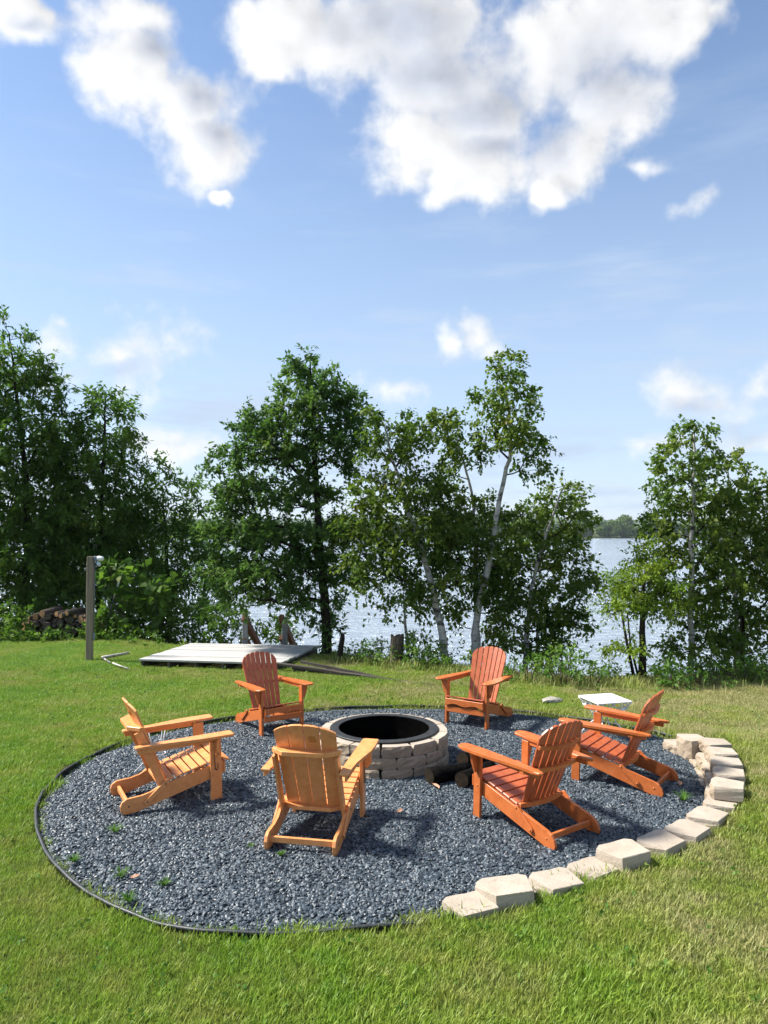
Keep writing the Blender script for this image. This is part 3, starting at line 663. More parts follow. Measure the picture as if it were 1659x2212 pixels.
def grass_tuft(seed, blades, radius, h0, h1, width, lean):
    rng = np.random.default_rng(seed)
    a = rng.uniform(0, 2 * np.pi, blades); r = radius * np.sqrt(rng.uniform(0, 1, blades))
    base = np.stack([r * np.cos(a), r * np.sin(a), np.full(blades, -0.006)], 1)
    d = rng.uniform(0, 2 * np.pi, blades); h = rng.uniform(h0, h1, blades); ln = rng.uniform(0.1, lean, blades) * h
    out = np.stack([np.cos(d), np.sin(d), np.zeros(blades)], 1); side = np.stack([-np.sin(d), np.cos(d), np.zeros(blades)], 1)
    w = (width * rng.uniform(0.7, 1.3, blades))[:, None]; up = np.array([0, 0, 1.0])
    mid = base + out * (ln * 0.35)[:, None] + up * (h * 0.6)[:, None]; tip = base + out * ln[:, None] + up * h[:, None] * 0.98
    V = np.stack([base - side * w / 2, base + side * w / 2, mid + side * w * 0.42, mid - side * w * 0.42, tip], 1).reshape(-1, 3)
    k = np.arange(blades) * 5
    F = np.concatenate([np.stack([k, k + 1, k + 2], 1), np.stack([k, k + 2, k + 3], 1), np.stack([k + 3, k + 2, k + 4], 1)])
    t = rng.uniform(0, 1, blades) ** 2.5
    return mesh_np('tuft', V, F, True, np.concatenate([t, t, t]), ('grass_blade',))

DECK = np.array([(-4.09, 12.41), (-1.68, 12.03), (-1.20, 13.86), (-3.69, 14.14)])
def in_quad(X, Y, Q):
    ok = np.ones(np.shape(X), bool)
    for a, b in zip(Q, np.roll(Q, -1, 0)): ok &= ((b[0] - a[0]) * (Y - a[1]) - (b[1] - a[1]) * (X - a[0])) > 0
    return ok

def build_grass():
    gx = np.arange(-11.0, 8.01, 0.1); gy = np.arange(2.2, 17.8, 0.1)
    X, Y = np.meshgrid(gx, gy); Z = ground_z(X, Y) + 0.004; d = poly_dist(X, Y)
    s = Y - np.interp(X, BLUFF_X, BLUFF_Y)
    m = smooth01((d - 0.0) / 0.04) * smooth01((0.4 - s) / 0.8)
    m = np.where(in_quad(X, Y, DECK), 0, m)
    m = np.where(np.abs(X) > Y * 0.53 + 1.8, 0, m)
    # gravel that spilled behind the block border
    rng = np.random.default_rng(1)
    bare = (np.hypot((X - 2.72) / 0.25, (Y - 5.5) / 0.25) < 1) | (np.hypot((X - 2.25) / 0.22, (Y - 5.12) / 0.2) < 1)
    m = np.where(bare, np.minimum(m, 0.55), m)
    for bx_, by_ in [(0.53, 4.51), (0.76, 4.61), (1.1, 4.79), (1.39, 4.99), (1.64, 5.11), (1.98, 5.35), (2.26, 5.57), (2.53, 5.84), (2.74, 6.08), (2.83, 6.16), (2.965, 6.43), (3.07, 6.7), (3.15, 6.97), (3.215, 7.25), (3.085, 7.47), (3.03, 7.66)]:      # no turf under the border blocks
        m = m * smooth01((np.hypot(X - bx_, Y - by_) - 0.13) / 0.06)
    h = 0.85 + 0.2 * smooth01((4.6 - Y) / 1.4) + 0.35 * smooth01((0.22 - d) / 0.2) * (X > 0) + 0.7 * smooth01((s + 1.1) / 1.1)
    # uneven growth: soft patches of longer and shorter turf
    def patches(step):
        g0 = rng.uniform(0, 1, (int(16 / step) + 3, int(20 / step) + 3)); yy, xx = (Y - 2.0) / step, (X + 11.2) / step
        i0, j0 = np.floor(yy).astype(int), np.floor(xx).astype(int); fy, fx = smooth01(yy - i0), smooth01(xx - j0)
        return (g0[i0, j0] * (1 - fx) + g0[i0, j0 + 1] * fx) * (1 - fy) + (g0[i0 + 1, j0] * (1 - fx) + g0[i0 + 1, j0 + 1] * fx) * fy
    un = patches(0.35) * 0.6 + patches(0.9) * 0.4
    h = h * (0.62 + 0.80 * un) + 0.35 * smooth01((0.12 - np.abs(d)) / 0.1); m = m * (0.70 + 0.5 * un)
    V = np.stack([X.ravel(), Y.ravel(), Z.ravel()], 1); nx, ny = len(gx), len(gy)
    i = np.arange((ny - 1) * (nx - 1)); r, c = i // (nx - 1), i % (nx - 1)
    F = np.stack([r * nx + c, r * nx + c + 1, (r + 1) * nx + c + 1, (r + 1) * nx + c], 1)
    mm = m.ravel(); keep = mm[F].max(1) > 0.01; F = F[keep]
    me = mesh_np('grass', V, F, mats=('grass_blade',))
    for n_, v_ in (('dens', mm), ('hgt', h.ravel())):
        a = me.attributes.new(n_, 'FLOAT', 'POINT'); a.data.foreach_set('value', v_.astype(np.float32))
    o = stuff(obj('grass', me))
    src = [bpy.data.objects.new('grass_tuft', grass_tuft(k, 40, 0.075, 0.018, 0.046, 0.0036, 1.05)) for k in range(7)]
    scatter(o, src, 680.0, 'dens', (-0.15, -0.15, 0), (0.15, 0.15, 6.283), 0.7, 1.3, 11, 'hgt')
build_grass()

def stone_mesh(seed):
    rng = np.random.default_rng(seed); bm = bmesh.new()
    bmesh.ops.create_icosphere(bm, subdivisions=1, radius=1.0)
    for v in bm.verts: v.co *= rng.uniform(0.72, 1.15)
    s = (rng.uniform(0.8, 1.2), rng.uniform(0.55, 0.9), rng.uniform(0.28, 0.5))
    for v in bm.verts: v.co = Vector((v.co.x * s[0], v.co.y * s[1], v.co.z * s[2])) * 0.0150
    return bm_mesh('stone', bm, 'slate_stone')

def build_gravel():
    me = gravel_bed.data.copy(); me.name = 'gravel'
    n = len(me.vertices); co = np.zeros(n * 3, np.float32); me.vertices.foreach_get('co', co); co = co.reshape(-1, 3)
    d = poly_dist(co[:, 0], co[:, 1])
    a = me.attributes.new('dens', 'FLOAT', 'POINT'); a.data.foreach_set('value', np.where(np.hypot(co[:, 0], co[:, 1] - 7.42) < 0.3, 0.0, 1.0).astype(np.float32))
    o = stuff(obj('gravel', me, loc=(0, 0, 0.004)))
    src = [bpy.data.objects.new('stone', stone_mesh(40 + k)) for k in range(10)]
    scatter(o, src, 3900.0, 'dens', (-0.7, -0.7, 0), (0.7, 0.7, 6.283), 0.65, 1.45, 5)
build_gravel()

# ------------------------------------------------------------------ plastic edging round the gravel
def build_edging():
    # runs from the far end of the block wall round the left side to the near blocks
    P = resample(GRAVEL, 400)
    d_start = np.argmin(np.hypot(P[:, 0] - 3.15, P[:, 1] - 8.15)); d_end = np.argmin(np.hypot(P[:, 0] - 0.42, P[:, 1] - 4.42))
    idx = [(d_start - k) % 400 for k in range((d_start - d_end) % 400 + 1)]
    C = P[idx]; T = np.gradient(C, axis=0); T /= np.linalg.norm(T, axis=1)[:, None]; Nn = np.stack([T[:, 1], -T[:, 0]], 1)
    if np.mean((C - EDGE.mean(0)) * Nn) < 0: Nn = -Nn
    rng = np.random.default_rng(8); s = np.arange(len(C))
    top = 0.028 + 0.004 * np.sin(s * 0.11) + 0.005 * np.sin(s * 0.37)
    prof = [(-0.004, -0.10, 0), (-0.004, 0, 1), (-0.010, 0.003, 1), (-0.011, 0.014, 1), (-0.005, 0.020, 1), (0.006, 0.020, 1), (0.012, 0.014, 1), (0.011, 0.003, 1), (0.005, 0, 1), (0.005, -0.10, 0)]
    V = []; k = len(prof)
    for i in range(len(C)):
        for n_, z_, m_ in prof: V.append((C[i, 0] + Nn[i, 0] * n_, C[i, 1] + Nn[i, 1] * n_, z_ + (top[i] - 0.024) * m_))
    F = [(i * k + j, i * k + (j + 1) % k, (i + 1) * k + (j + 1) % k, (i + 1) * k + j) for i in range(len(C) - 1) for j in range(k)]
    tag(obj('lawn_edging', poly_mesh('lawn_edging', V, F, 'edging_plastic')), 'black plastic lawn edging curving between the slate gravel and the grass', 'edging')
build_edging()

# ------------------------------------------------------------------ concrete blocks
def block_mesh(outline, h, seed, rough_edges, rough=0.012, jag=None, smooth_mat='block_concrete', rough_mat='block_split', tilt=0.0):
    """outline: list of (x,y); rough_edges: indices i of edges (i,i+1) that are split-faced"""
    rng = np.random.default_rng(seed)
    pts = []; kinds = []
    n = len(outline)
    for i in range(n):
        a, b = np.array(outline[i]), np.array(outline[(i + 1) % n])
        seg = max(1, int(np.linalg.norm(b - a) / 0.042)) if i in rough_edges else 1
        for s in range(seg): pts.append(a + (b - a) * s / seg); kinds.append(i in rough_edges)
    m = len(pts); ctr = np.mean(pts, 0); zs = [0.0, 0.28, 0.55, 0.8, 1.0]
    V = []; F = []; MI = []
    for zi, z in enumerate(zs):
        for j, p in enumerate(pts):
            q = np.array(p)
            if kinds[j] or kinds[j - 1]:
                out = (q - ctr) / (np.linalg.norm(q - ctr) + 1e-6)
                q = q + out * rng.normal(0.0, rough) * (0.7 if zi in (0, 4) else 1.0) - out * (0.007 if zi in (0, 4) else -0.003)
            else: q = q + rng.normal(0, 0.0015, 2)
            V.append((q[0], q[1], z * h + (rng.normal(0, 0.0015) if zi == 4 else 0)))
    for zi in range(len(zs) - 1):
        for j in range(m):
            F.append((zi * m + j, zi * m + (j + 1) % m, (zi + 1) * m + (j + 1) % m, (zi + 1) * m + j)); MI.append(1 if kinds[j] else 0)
    # eased top: inner ring slightly higher
    top = (len(zs) - 1) * m; base = len(V)
    for j in range(m):
        p = np.array(V[top + j]); V.append(tuple(np.array([*(ctr + (p[:2] - ctr) * 0.982), h + 0.0025])))
    for j in range(m): F.append((top + j, top + (j + 1) % m, base + (j + 1) % m, base + j)); MI.append(0)
    F.append(tuple(base + j for j in range(m))); MI.append(0)
    F.append(tuple(range(m - 1, -1, -1))); MI.append(0)
    me = bpy.data.meshes.new('block'); me.from_pydata(V, [], F)
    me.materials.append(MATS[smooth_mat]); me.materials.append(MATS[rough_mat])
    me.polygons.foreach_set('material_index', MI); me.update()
    return me

def build_fire_pit():
    ctr = (0.0, 7.42)
    t = thing('fire_pit', 'round tan concrete block fire pit with a black steel ring', 'fire pit', (*ctr, 0))
    nb = 13; h = 0.104; rng = random.Random(4)
    for course in range(3):
        for k in range(nb):
            a0 = (k + 0.5 * (course % 2) + 0.15) * 2 * math.pi / nb; w = 2 * math.pi / nb
            ro, ri = 0.640 - 0.004 * course + rng.uniform(-0.008, 0.006), 0.478
            g = 0.008 / 0.6
            hw = w / 2 - g
            out = [(ri * math.cos(x), ri * math.sin(x)) for x in (hw * 0.96, -hw * 0.96)]
            out += [(ro * math.cos(x), ro * math.sin(x)) for x in (-hw, -hw * 0.33, hw * 0.33, hw)]
            me = block_mesh(out, h - 0.006, course * 50 + k, {2, 3, 4}, 0.0055)
            obj('stone_block', me, t, (0, 0, course * h - 0.015), (0, 0, a0 + rng.uniform(-0.012, 0.012)))
    ztop = 3 * h - 0.015
    # steel flange in four segments and the liner
    for k in range(4):
        a0, a1 = k * math.pi / 2 + 0.43 + 0.006, (k + 1) * math.pi / 2 + 0.43 - 0.006
        V = []; F = []; n = 22
        prof = [(0.452, 0.004), (0.452, 0.014), (0.535, 0.014), (0.538, 0.011), (0.538, 0.003)]
        for i in range(n + 1):
            a = a0 + (a1 - a0) * i / n
            for r_, z_ in prof: V.append((r_ * math.cos(a), r_ * math.sin(a), ztop + z_ + 0.002))
        m = len(prof)
        F = [(i * m + j, (i + 1) * m + j, (i + 1) * m + (j + 1) % m, i * m + (j + 1) % m) for i in range(n) for j in range(m)]
        F += [tuple(range(m)), tuple(n * m + j for j in range(m - 1, -1, -1))]
        obj('ring_segment', poly_mesh('ring_segment', V, F, 'ring_steel', False), t)
    V = []; n = 48
    for r_, z_ in ((0.449, ztop + 0.010), (0.446, 0.02), (0.0, 0.012)):
        for i in range(n): a = 2 * math.pi * i / n; V.append((r_ * math.cos(a), r_ * math.sin(a), z_))
    F = [(j * n + i, j * n + (i + 1) % n, (j + 1) * n + (i + 1) % n, (j + 1) * n + i) for j in range(2) for i in range(n)]
    obj('ring_liner', poly_mesh('ring_liner', V, F, 'soot'), t)
build_fire_pit()

def build_block_border():
    t = thing('block_border', 'low curved border wall of tan concrete wedge blocks beside the gravel', 'block wall', (2.0, 5.5, 0))
    o = np.array([2.0, 5.5])
    def place(x, y, ztop, ang, h, w=0.30, dep=0.22, seed=0, tilt=(0, 0)):
        # local +y points away from the gravel
        out = [(-w / 2, 0.035), (-w / 2 + 0.05, 0.0), (w / 2 - 0.05, 0.0), (w / 2, 0.035), (w * 0.36, dep), (-w * 0.36, dep)]
        out = [(a, b - dep / 2) for a, b in out]
        me = block_mesh(out, h, 300 + seed, {0, 1, 2}, 0.006)
        obj('stone_block', me, t, (x - o[0], y - o[1], ztop - h), (tilt[0], tilt[1], ang))
    # near stretch: single blocks, two of them set on top and standing proud; outward angle measured for local +y
    near = [(0.53, 4.51, 0.035, 22, 0.120), (0.76, 4.61, 0.092, 14, 0.150), (1.10, 4.79, 0.050, 24, 0.130), (1.39, 4.99, 0.030, 34, 0.120), (1.64, 5.11, 0.100, 26, 0.155), (1.98, 5.35, 0.064, 36, 0.150), (2.26, 5.57, 0.056, 42, 0.150), (2.53, 5.84, 0.056, 48, 0.150), (2.74, 6.08, 0.070, 56, 0.150)]
    for k, (x, y, z, deg, h) in enumerate(near):
        place(x, y, z, R(180 + deg), h, 0.33 + 0.015 * (k % 3 == 1), 0.24, k, (R(1.2) * math.sin(k * 2.1), R(1.5) * math.cos(k * 1.3)))
    # right stretch: three stepped courses holding up the lawn
    topc = [(2.83, 6.16, 62), (2.965, 6.43, 68), (3.07, 6.70, 74), (3.15, 6.97, 80), (3.215, 7.25, 86)]
    for k, (x, y, deg) in enumerate(topc): place(x, y, 0.185 + 0.008 * k, R(180 + deg), 0.105, 0.275, 0.25, 20 + k, (R(0.8) * math.sin(k), 0))
    def inset(x, y, deg, d): return x - math.sin(R(deg)) * d, y + math.cos(R(deg)) * d
    for k in range(4):
        (x0, y0, d0), (x1, y1, d1) = topc[k], topc[k + 1]; dg = (d0 + d1) / 2
        x, y = inset((x0 + x1) / 2, (y0 + y1) / 2, dg, 0.055)
        place(x, y, 0.083 + 0.008 * k, R(180 + dg), 0.105, 0.285, 0.24, 30 + k)
        x, y = inset(x1, y1, d1, 0.105)
        place(x, y, -0.018 + 0.014 * k, R(180 + d1), 0.105, 0.285, 0.24, 40 + k)
    # the wall steps down at its far end
    place(3.085, 7.47, 0.195, R(180 + 97), 0.23, 0.285, 0.24, 50)
    place(3.03, 7.66, 0.088, R(180 + 103), 0.115, 0.285, 0.24, 51)
build_block_border()

# ------------------------------------------------------------------ folding garden chairs
def copy_chair(root, label, loc, rz, scale):
    r = root.copy(); COL.objects.link(r); r.location = loc; r.rotation_euler = (0, 0, rz); r.scale = (scale,) * 3; r['label'] = label
    for ch in list(root.children):
        c = ch.copy(); COL.objects.link(c); c.parent = r
        for gch in list(ch.children):
            d = gch.copy(); COL.objects.link(d); d.parent = c
    return r

def rounded(poly, idx, rad, seg=4):
    out = []
    n = len(poly)
    for i, p in enumerate(poly):
        if i not in idx: out.append(p); continue
        p = Vector(p); a = (Vector(poly[i - 1]) - p).normalized(); b = (Vector(poly[(i + 1) % n]) - p).normalized()
        for k in range(seg + 1):
            s = k / seg; q = (p + a * rad) * (1 - s) ** 2 + p * 2 * s * (1 - s) + (p + b * rad) * s ** 2
            out.append((q.x, q.y))
    return out

X, Y_, Z = (1, 0, 0), (0, 1, 0), (0, 0, 1)
LEAN = R(23.5)
BU = Vector((-math.sin(LEAN), 0, math.cos(LEAN)))        # up along the back
BN = Vector((math.cos(LEAN), 0, math.sin(LEAN)))         # normal of the back, to the front

def seat_z(x): return 0.212 + (x + 0.08) * 0.268

def make_chair(kind, label, loc, rz, scale):
    light = kind == 'light'; mat = 'lumber_light' if light else 'lumber_red'
    cat_group = 'folding chairs around the fire pit'
    t = thing('garden_chair', label, 'chair', loc, rz, cat_group, scale)
    def part(name, bm, m_=None, parent=t):
        m_ = m_ or ('lumber_slat' if not light and name in ('back_slat', 'seat_slat') else mat)
        return obj(name, bm_mesh(name, bm, m_), parent)
    def bolt(parent, x, y, z, side, r=0.0085):
        bm = bmesh.new()
        bmesh.ops.create_uvsphere(bm, u_segments=8, v_segments=5, radius=r, matrix=Matrix.Translation((x, y, z)) @ Matrix.Diagonal((1, 0.6, 1, 1)))
        obj('bolt', bm_mesh('bolt', bm, 'bolt_metal' if light else mat, True), parent)
    # side rails (seat stringer and rear foot in one)
    if light:
        side = [(0.425, 0.335), (0.425, 0.215), (-0.34, 0.002), (-0.43, 0.0), (-0.452, 0.03), (-0.455, 0.07), (-0.44, 0.105), (-0.405, 0.128), (-0.35, 0.132), (-0.28, 0.135), (-0.20, 0.155), (-0.13, 0.196), (-0.08, 0.205)]
    else:
        side = [(0.425, 0.338), (0.425, 0.215), (-0.36, 0.0), (-0.462, 0.0), (-0.470, 0.03), (-0.458, 0.07), (-0.43, 0.105), (-0.385, 0.124)]
    for s in (1, -1):
        sr = part('side_rail', prism(side, 0.026, (0, s * 0.258, 0), X, Z))
        bolt(sr, -0.385, s * 0.272, 0.065, s); bolt(sr, -0.16, s * 0.272 * (1 if not light else 1), 0.125, s) if light else None
    # front legs
    for s in (1, -1):
        leg = [(0.312, 0.0), (0.412, 0.0), (0.395, 0.553), (0.295, 0.553)] if light else [(0.325, 0.0), (0.405, 0.0), (0.385, 0.553), (0.305, 0.553)]
        lg = part('front_leg', prism(leg, 0.028, (0, s * 0.287, 0), X, Z))
        bolt(lg, 0.345, s * 0.302, 0.275, s); bolt(lg, 0.325, s * 0.302, 0.515, s)
        if light and s == -1:
            # safety chain hanging on the leg
            pts = [(0.335, s * 0.306, 0.40), (0.338, s * 0.308, 0.34), (0.345, s * 0.309, 0.285), (0.358, s * 0.309, 0.262), (0.370, s * 0.309, 0.285), (0.366, s * 0.307, 0.325)]
            obj('safety_chain', tubes_mesh('safety_chain', [(pts, 0.0032)], 'chain_metal', 5), lg)
    # arms
    tilt = 0.035
    if light:
        arm = [(0.475, 0.262), (0.490, 0.275), (0.490, 0.388), (0.475, 0.402), (0.30, 0.402), (0.18, 0.395), (0.05, 0.370), (-0.08, 0.346), (-0.20, 0.338), (-0.345, 0.338), (-0.345, 0.266), (-0.2, 0.262), (0.2, 0.262)]
    else:
        arm = [(0.475, 0.280), (0.503, 0.305), (0.513, 0.342), (0.503, 0.378), (0.470, 0.400), (0.41, 0.408), (0.27, 0.403), (0.14, 0.388), (0.0, 0.364), (-0.15, 0.345), (-0.30, 0.335), (-0.36, 0.325), (-0.378, 0.302), (-0.36, 0.276), (-0.30, 0.262), (0.0, 0.260), (0.30, 0.266)]
    au = Vector((1, 0, tilt)).normalized()
    for s in (1, -1):
        pl = [(a, b * s) for a, b in arm]
        a_ = part('arm', prism(pl, 0.022, (0, 0, 0.566), au, Y_, 0.005))
        rail = [(0.30, -0.012), (0.30, -0.055), (-0.325, -0.052), (-0.325, -0.012)]
        ar = part('arm_support', prism(rail, 0.02, (0, s * (0.314 if light else 0.290), 0.566), au, Z), parent=a_)
        bolt(ar, -0.29, s * (0.326 if light else 0.302), 0.525, s)
        # bracket under the front of the arm
        if light: br = prism([(0.0, 0.0), (0.062, 0.0), (0.062, 0.12), (0.03, 0.16), (0.0, 0.16)], 0.026, (0.352, s * 0.301, 0.553), (0, s, 0), (0, 0, -1))
        else: br = prism([(0.0, 0.0), (0.075, 0.0), (0.060, 0.07), (0.030, 0.165), (0.0, 0.165)], 0.026, (0.352, s * 0.301, 0.553), (0, s, 0), (0, 0, -1))
        part('arm_bracket', br)
    # back
    org = Vector((-0.080, 0, 0.205)); L = 0.775
    ns = 4 if light else 7
    wb, wt = (0.435, 0.490) if light else (0.400, 0.515)
    gap = 0.007 if light else 0.009
    def cup(y): return 0.55 * y * y if light else 0.62 * y * y
    for k in range(ns):
        yb0, yb1 = -wb / 2 + wb * k / ns + gap / 2, -wb / 2 + wb * (k + 1) / ns - gap / 2
        yt0, yt1 = -wt / 2 + wt * k / ns + gap / 2, -wt / 2 + wt * (k + 1) / ns - gap / 2
        def arch(y):
            r_ = abs(y) / (wt / 2)
            return L - (0.085 * r_ ** 2.2 if light else 0.10 * r_ ** 2.4 + 0.035 * max(0, r_ - 0.8) / 0.2)
        top = []
        for j in range(6):
            yy = yt1 + (yt0 - yt1) * j / 5
            e = 0.0 if light else (0.010 if j in (0, 5) else 0.0)
            top.append((yy, arch(yy) - e))
        ym = (yb0 + yb1) / 2; yc = (ym + (yt0 + yt1) / 2) / 2
        ang = math.atan(2 * (0.55 if light else 0.62) * yc)
        yd = Vector((0, 1, 0)); ydir = (yd * math.cos(ang) + BN * math.sin(ang)).normalized()
        poly = [(yb0 - yc, -0.03), (yb1 - yc, -0.03)] + [(a - yc, b) for a, b in top]
        part('back_slat', prism(poly, 0.018, org + Vector((0, yc, 0)) + BN * cup(yc), ydir, BU, 0.003))
    if light:
        # manufacturer's plain sticker patch behind the second slat from the right
        pp = org + BU * 0.655 + Vector((0, -0.062, 0)) + BN * (cup(0.06) - 0.0125)
        part('sticker', prism([(-0.024, -0.024), (0.024, -0.024), (0.024, 0.024), (-0.024, 0.024)], 0.002, pp, Y_, BU, 0), 'label_patch')
    # rails behind the back
    def arc_rail(name, h, half, depth, thick, straight, along, shift=0.0):
        """rail whose front follows the cupped slats"""
        n = 10; ys = [half * (2 * i / n - 1) for i in range(n + 1)]
        front = [(y, cup(y) - 0.010) for y in ys]
        if straight: back = [(half, cup(half) - depth * 0.55), (half * 0.6, -0.010 - depth), (-half * 0.6, -0.010 - depth), (-half, cup(half) - depth * 0.55)]
        else: back = [(y, cup(y) - 0.010 - depth * (1 - 0.25 * abs(y / half))) for y in reversed(ys)]
        o_ = org + BU * h
        vdir = BN if along else Vector((1, 0, 0))
        return part(name, prism(front + back, thick, o_ + Vector((shift, 0, 0)), Y_, vdir, 0.003))
    if light:
        arc_rail('back_rail', 0.535, 0.266, 0.085, 0.034, True, False)
        arc_rail('back_rail', 0.010, 0.242, 0.050, 0.030, True, False)
        for s in (1, -1):
            # uprights beside the slats
            o_ = org + Vector((0, s * 0.243, 0))
            part('back_upright', prism([(-0.06, -0.02), (0.010, -0.02), (0.010, 0.519), (-0.06, 0.519)], 0.022, o_ + BN * 0.0, BN, BU))
    else:
        arc_rail('back_rail', 0.560, 0.245, 0.030, 0.034, False, True)
        arc_rail('arm_rail', 0.355, 0.335, 0.055, 0.030, False, False, -0.006)
        arc_rail('back_rail', 0.015, 0.243, 0.045, 0.034, False, False)
    # seat slats
    n = 7 if light else 6
    w = 0.505 / n; xs = 0.432
    su = Vector((1, 0, 0.268)).normalized()
    for k in range(n):
        xc = xs - w * (k + 0.5)
        hw = 0.262
        part('seat_slat', prism([(-w / 2 + 0.005, -hw), (w / 2 - 0.005, -hw), (w / 2 - 0.005, hw), (-w / 2 + 0.005, hw)], 0.018, (xc, 0, seat_z(xc) + 0.0135), su, Y_, 0.004))
    # front apron
    if light:
        part('front_apron', prism([(-0.268, 0.225), (0.268, 0.225), (0.268, 0.322), (-0.268, 0.322)], 0.020, (0.437, 0, 0), Y_, Z))
        part('front_lip', prism([(-0.268, -0.03), (0.268, -0.03), (0.268, 0.03), (-0.268, 0.03)], 0.018, (0.452, 0, 0.342), Y_, (1, 0, -0.35)))
    else:
        wave = [(0.27, 0.335), (-0.27, 0.335), (-0.27, 0.245)] + [(-0.27 + 0.54 * i / 20, 0.252 + 0.026 * (1 - math.cos(4 * math.pi * (i / 20))) / 2 - 0.012 * (i in (0, 20))) for i in range(1, 20)] + [(0.27, 0.245)]
        part('front_apron', prism(wave, 0.020, (0.437, 0, 0), Y_, Z))
        part('front_rail', prism([(-0.272, 0.165), (0.272, 0.165), (0.272, 0.232), (-0.272, 0.232)], 0.022, (0.418, 0, 0), Y_, Z))
    # rear stretcher
    part('stretcher', boxbm(-0.385, 0, 0.068, 0.026, 0.492, 0.044, 0.003))
    # folding links
    for s in (1, -1):
        a, b = Vector((-0.085, 0, 0.212)), Vector((-0.235, 0, 0.085))
        d = (b - a).normalized(); ln = (b - a).length
        hw = 0.021
        if light: pl = [(-0.03, -hw), (ln + 0.03, -hw), (ln + 0.03, hw), (-0.03, hw)]
        else: pl = [(-0.022 * math.cos(x) if False else 0.0 - hw * math.sin(x), hw * math.cos(x)) for x in np.linspace(0, math.pi, 7)] + [(ln + hw * math.sin(x), -hw * math.cos(x)) for x in np.linspace(0, math.pi, 7)]
        lk = part('folding_link', prism(pl, 0.018, a + Vector((0, s * 0.281, 0)), d, Vector((-d.z, 0, d.x))))
        bolt(lk, a.x, s * 0.292, a.z, s); bolt(lk, b.x, s * 0.292, b.z, s)
    return t

CHAIRS = [('light', 'light orange chair with four wide back slats and a small square sticker', -0.508, 5.66, 79, 0.965),
          ('light', 'light orange wide-slatted chair with a chain on its leg, beside the white wire stand', -1.84, 6.36, 29, 0.945),
          ('red', 'reddish orange chair with seven narrow back slats, in front of the white deck', -1.33, 8.63, 305, 0.88),
          ('red', 'reddish orange chair with a sunlit fan back, in front of the birch trunks', 1.14, 8.90, 236, 0.90),
          ('red', 'dark orange narrow-slatted chair beside the charred logs', 1.155, 5.79, 126, 0.935),
          ('red', 'dark orange narrow-slatted chair beside the white table and the block wall', 2.165, 6.79, 144, 0.92)]
first = {}
for kind, label, x, y, deg, sc in CHAIRS:
    if kind in first: copy_chair(first[kind], label, (x, y, 0.006), R(deg), sc)
    else: first[kind] = make_chair(kind, label, (x, y, 0.006), R(deg), sc)

# ------------------------------------------------------------------ white tables
def build_white_table():
    cx, cy = 2.449, 8.265
    ax = math.atan2(0.42, 1.6)
    t = thing('side_table', 'low white square metal table with scrolls and leaves under its top', 'table', (cx, cy, 0), R(15.0))
    w = 0.425
    me = bm_mesh('table_top', prism(rounded([(-w / 2, -w / 2), (w / 2, -w / 2), (w / 2, w / 2), (-w / 2, w / 2)], {0, 1, 2, 3}, 0.02, 3), 0.014, (0, 0, 0.398), X, Y_, 0.004), 'white_enamel')
    obj('table_top', me, t)
    for sx in (1, -1):
        for sy in (1, -1):
            pts = []
            for q in np.linspace(0, 1, 14):
                # sweeps in from the corner to a waist, then out to the foot
                rr = 0.205 - 0.125 * math.sin(math.pi * min(1, q / 0.62) * 0.5) if q < 0.62 else 0.08 + 0.10 * ((q - 0.62) / 0.38) ** 0.8
                pts.append((sx * rr, sy * rr, 0.39 - 0.385 * q))
            obj('leg', tubes_mesh('leg', [(pts, 0.0075)], 'white_enamel', 7), t)
    for k in range(4):
        a = k * math.pi / 2; c, s = math.cos(a), math.sin(a)
        def L3(u, z, d=0.198): return (u * c - d * s * 1.0, u * s + d * c, z)
        scr = []
        for sg in (1, -1):
            p1 = [L3(sg * (0.145 - 0.05 * math.cos(x) * (1 - x / 9)), 0.335 + 0.05 * math.sin(x) * (1 - x / 9), 0.175) for x in np.linspace(-0.5, 5.2, 18)]
            p2 = [L3(sg * 0.02, 0.39, 0.195), L3(sg * -0.03, 0.34, 0.17), L3(sg * -0.085, 0.30, 0.15), L3(sg * -0.10, 0.285, 0.14)]
            p3 = [L3(sg * (0.055 - 0.03 * math.cos(x)), 0.275 + 0.03 * math.sin(x), 0.135) for x in np.linspace(-1.5, 3.2, 10)]
            scr += [(p1, 0.0045), (p2, 0.0045), (p3, 0.004)]
        obj('scroll', tubes_mesh('scroll', scr, 'white_enamel', 6), t)
        for sg in (1, -1):
            lf = [L3(sg * (0.085 + x), 0.318 + z, 0.172) for x, z in ((0, 0.0), (0.018, 0.018), (0.045, 0.012), (0.06, -0.004), (0.04, -0.02), (0.015, -0.017))]
            lf2 = [(p[0] * 1.04, p[1] * 1.04, p[2]) for p in lf]
            F = [tuple(range(6)), tuple(range(11, 5, -1))] + [(i, (i + 1) % 6, 6 + (i + 1) % 6, 6 + i) for i in range(6)]
            obj('leaf_ornament', poly_mesh('leaf_ornament', lf + lf2, F, 'white_enamel', False), t)
build_white_table()

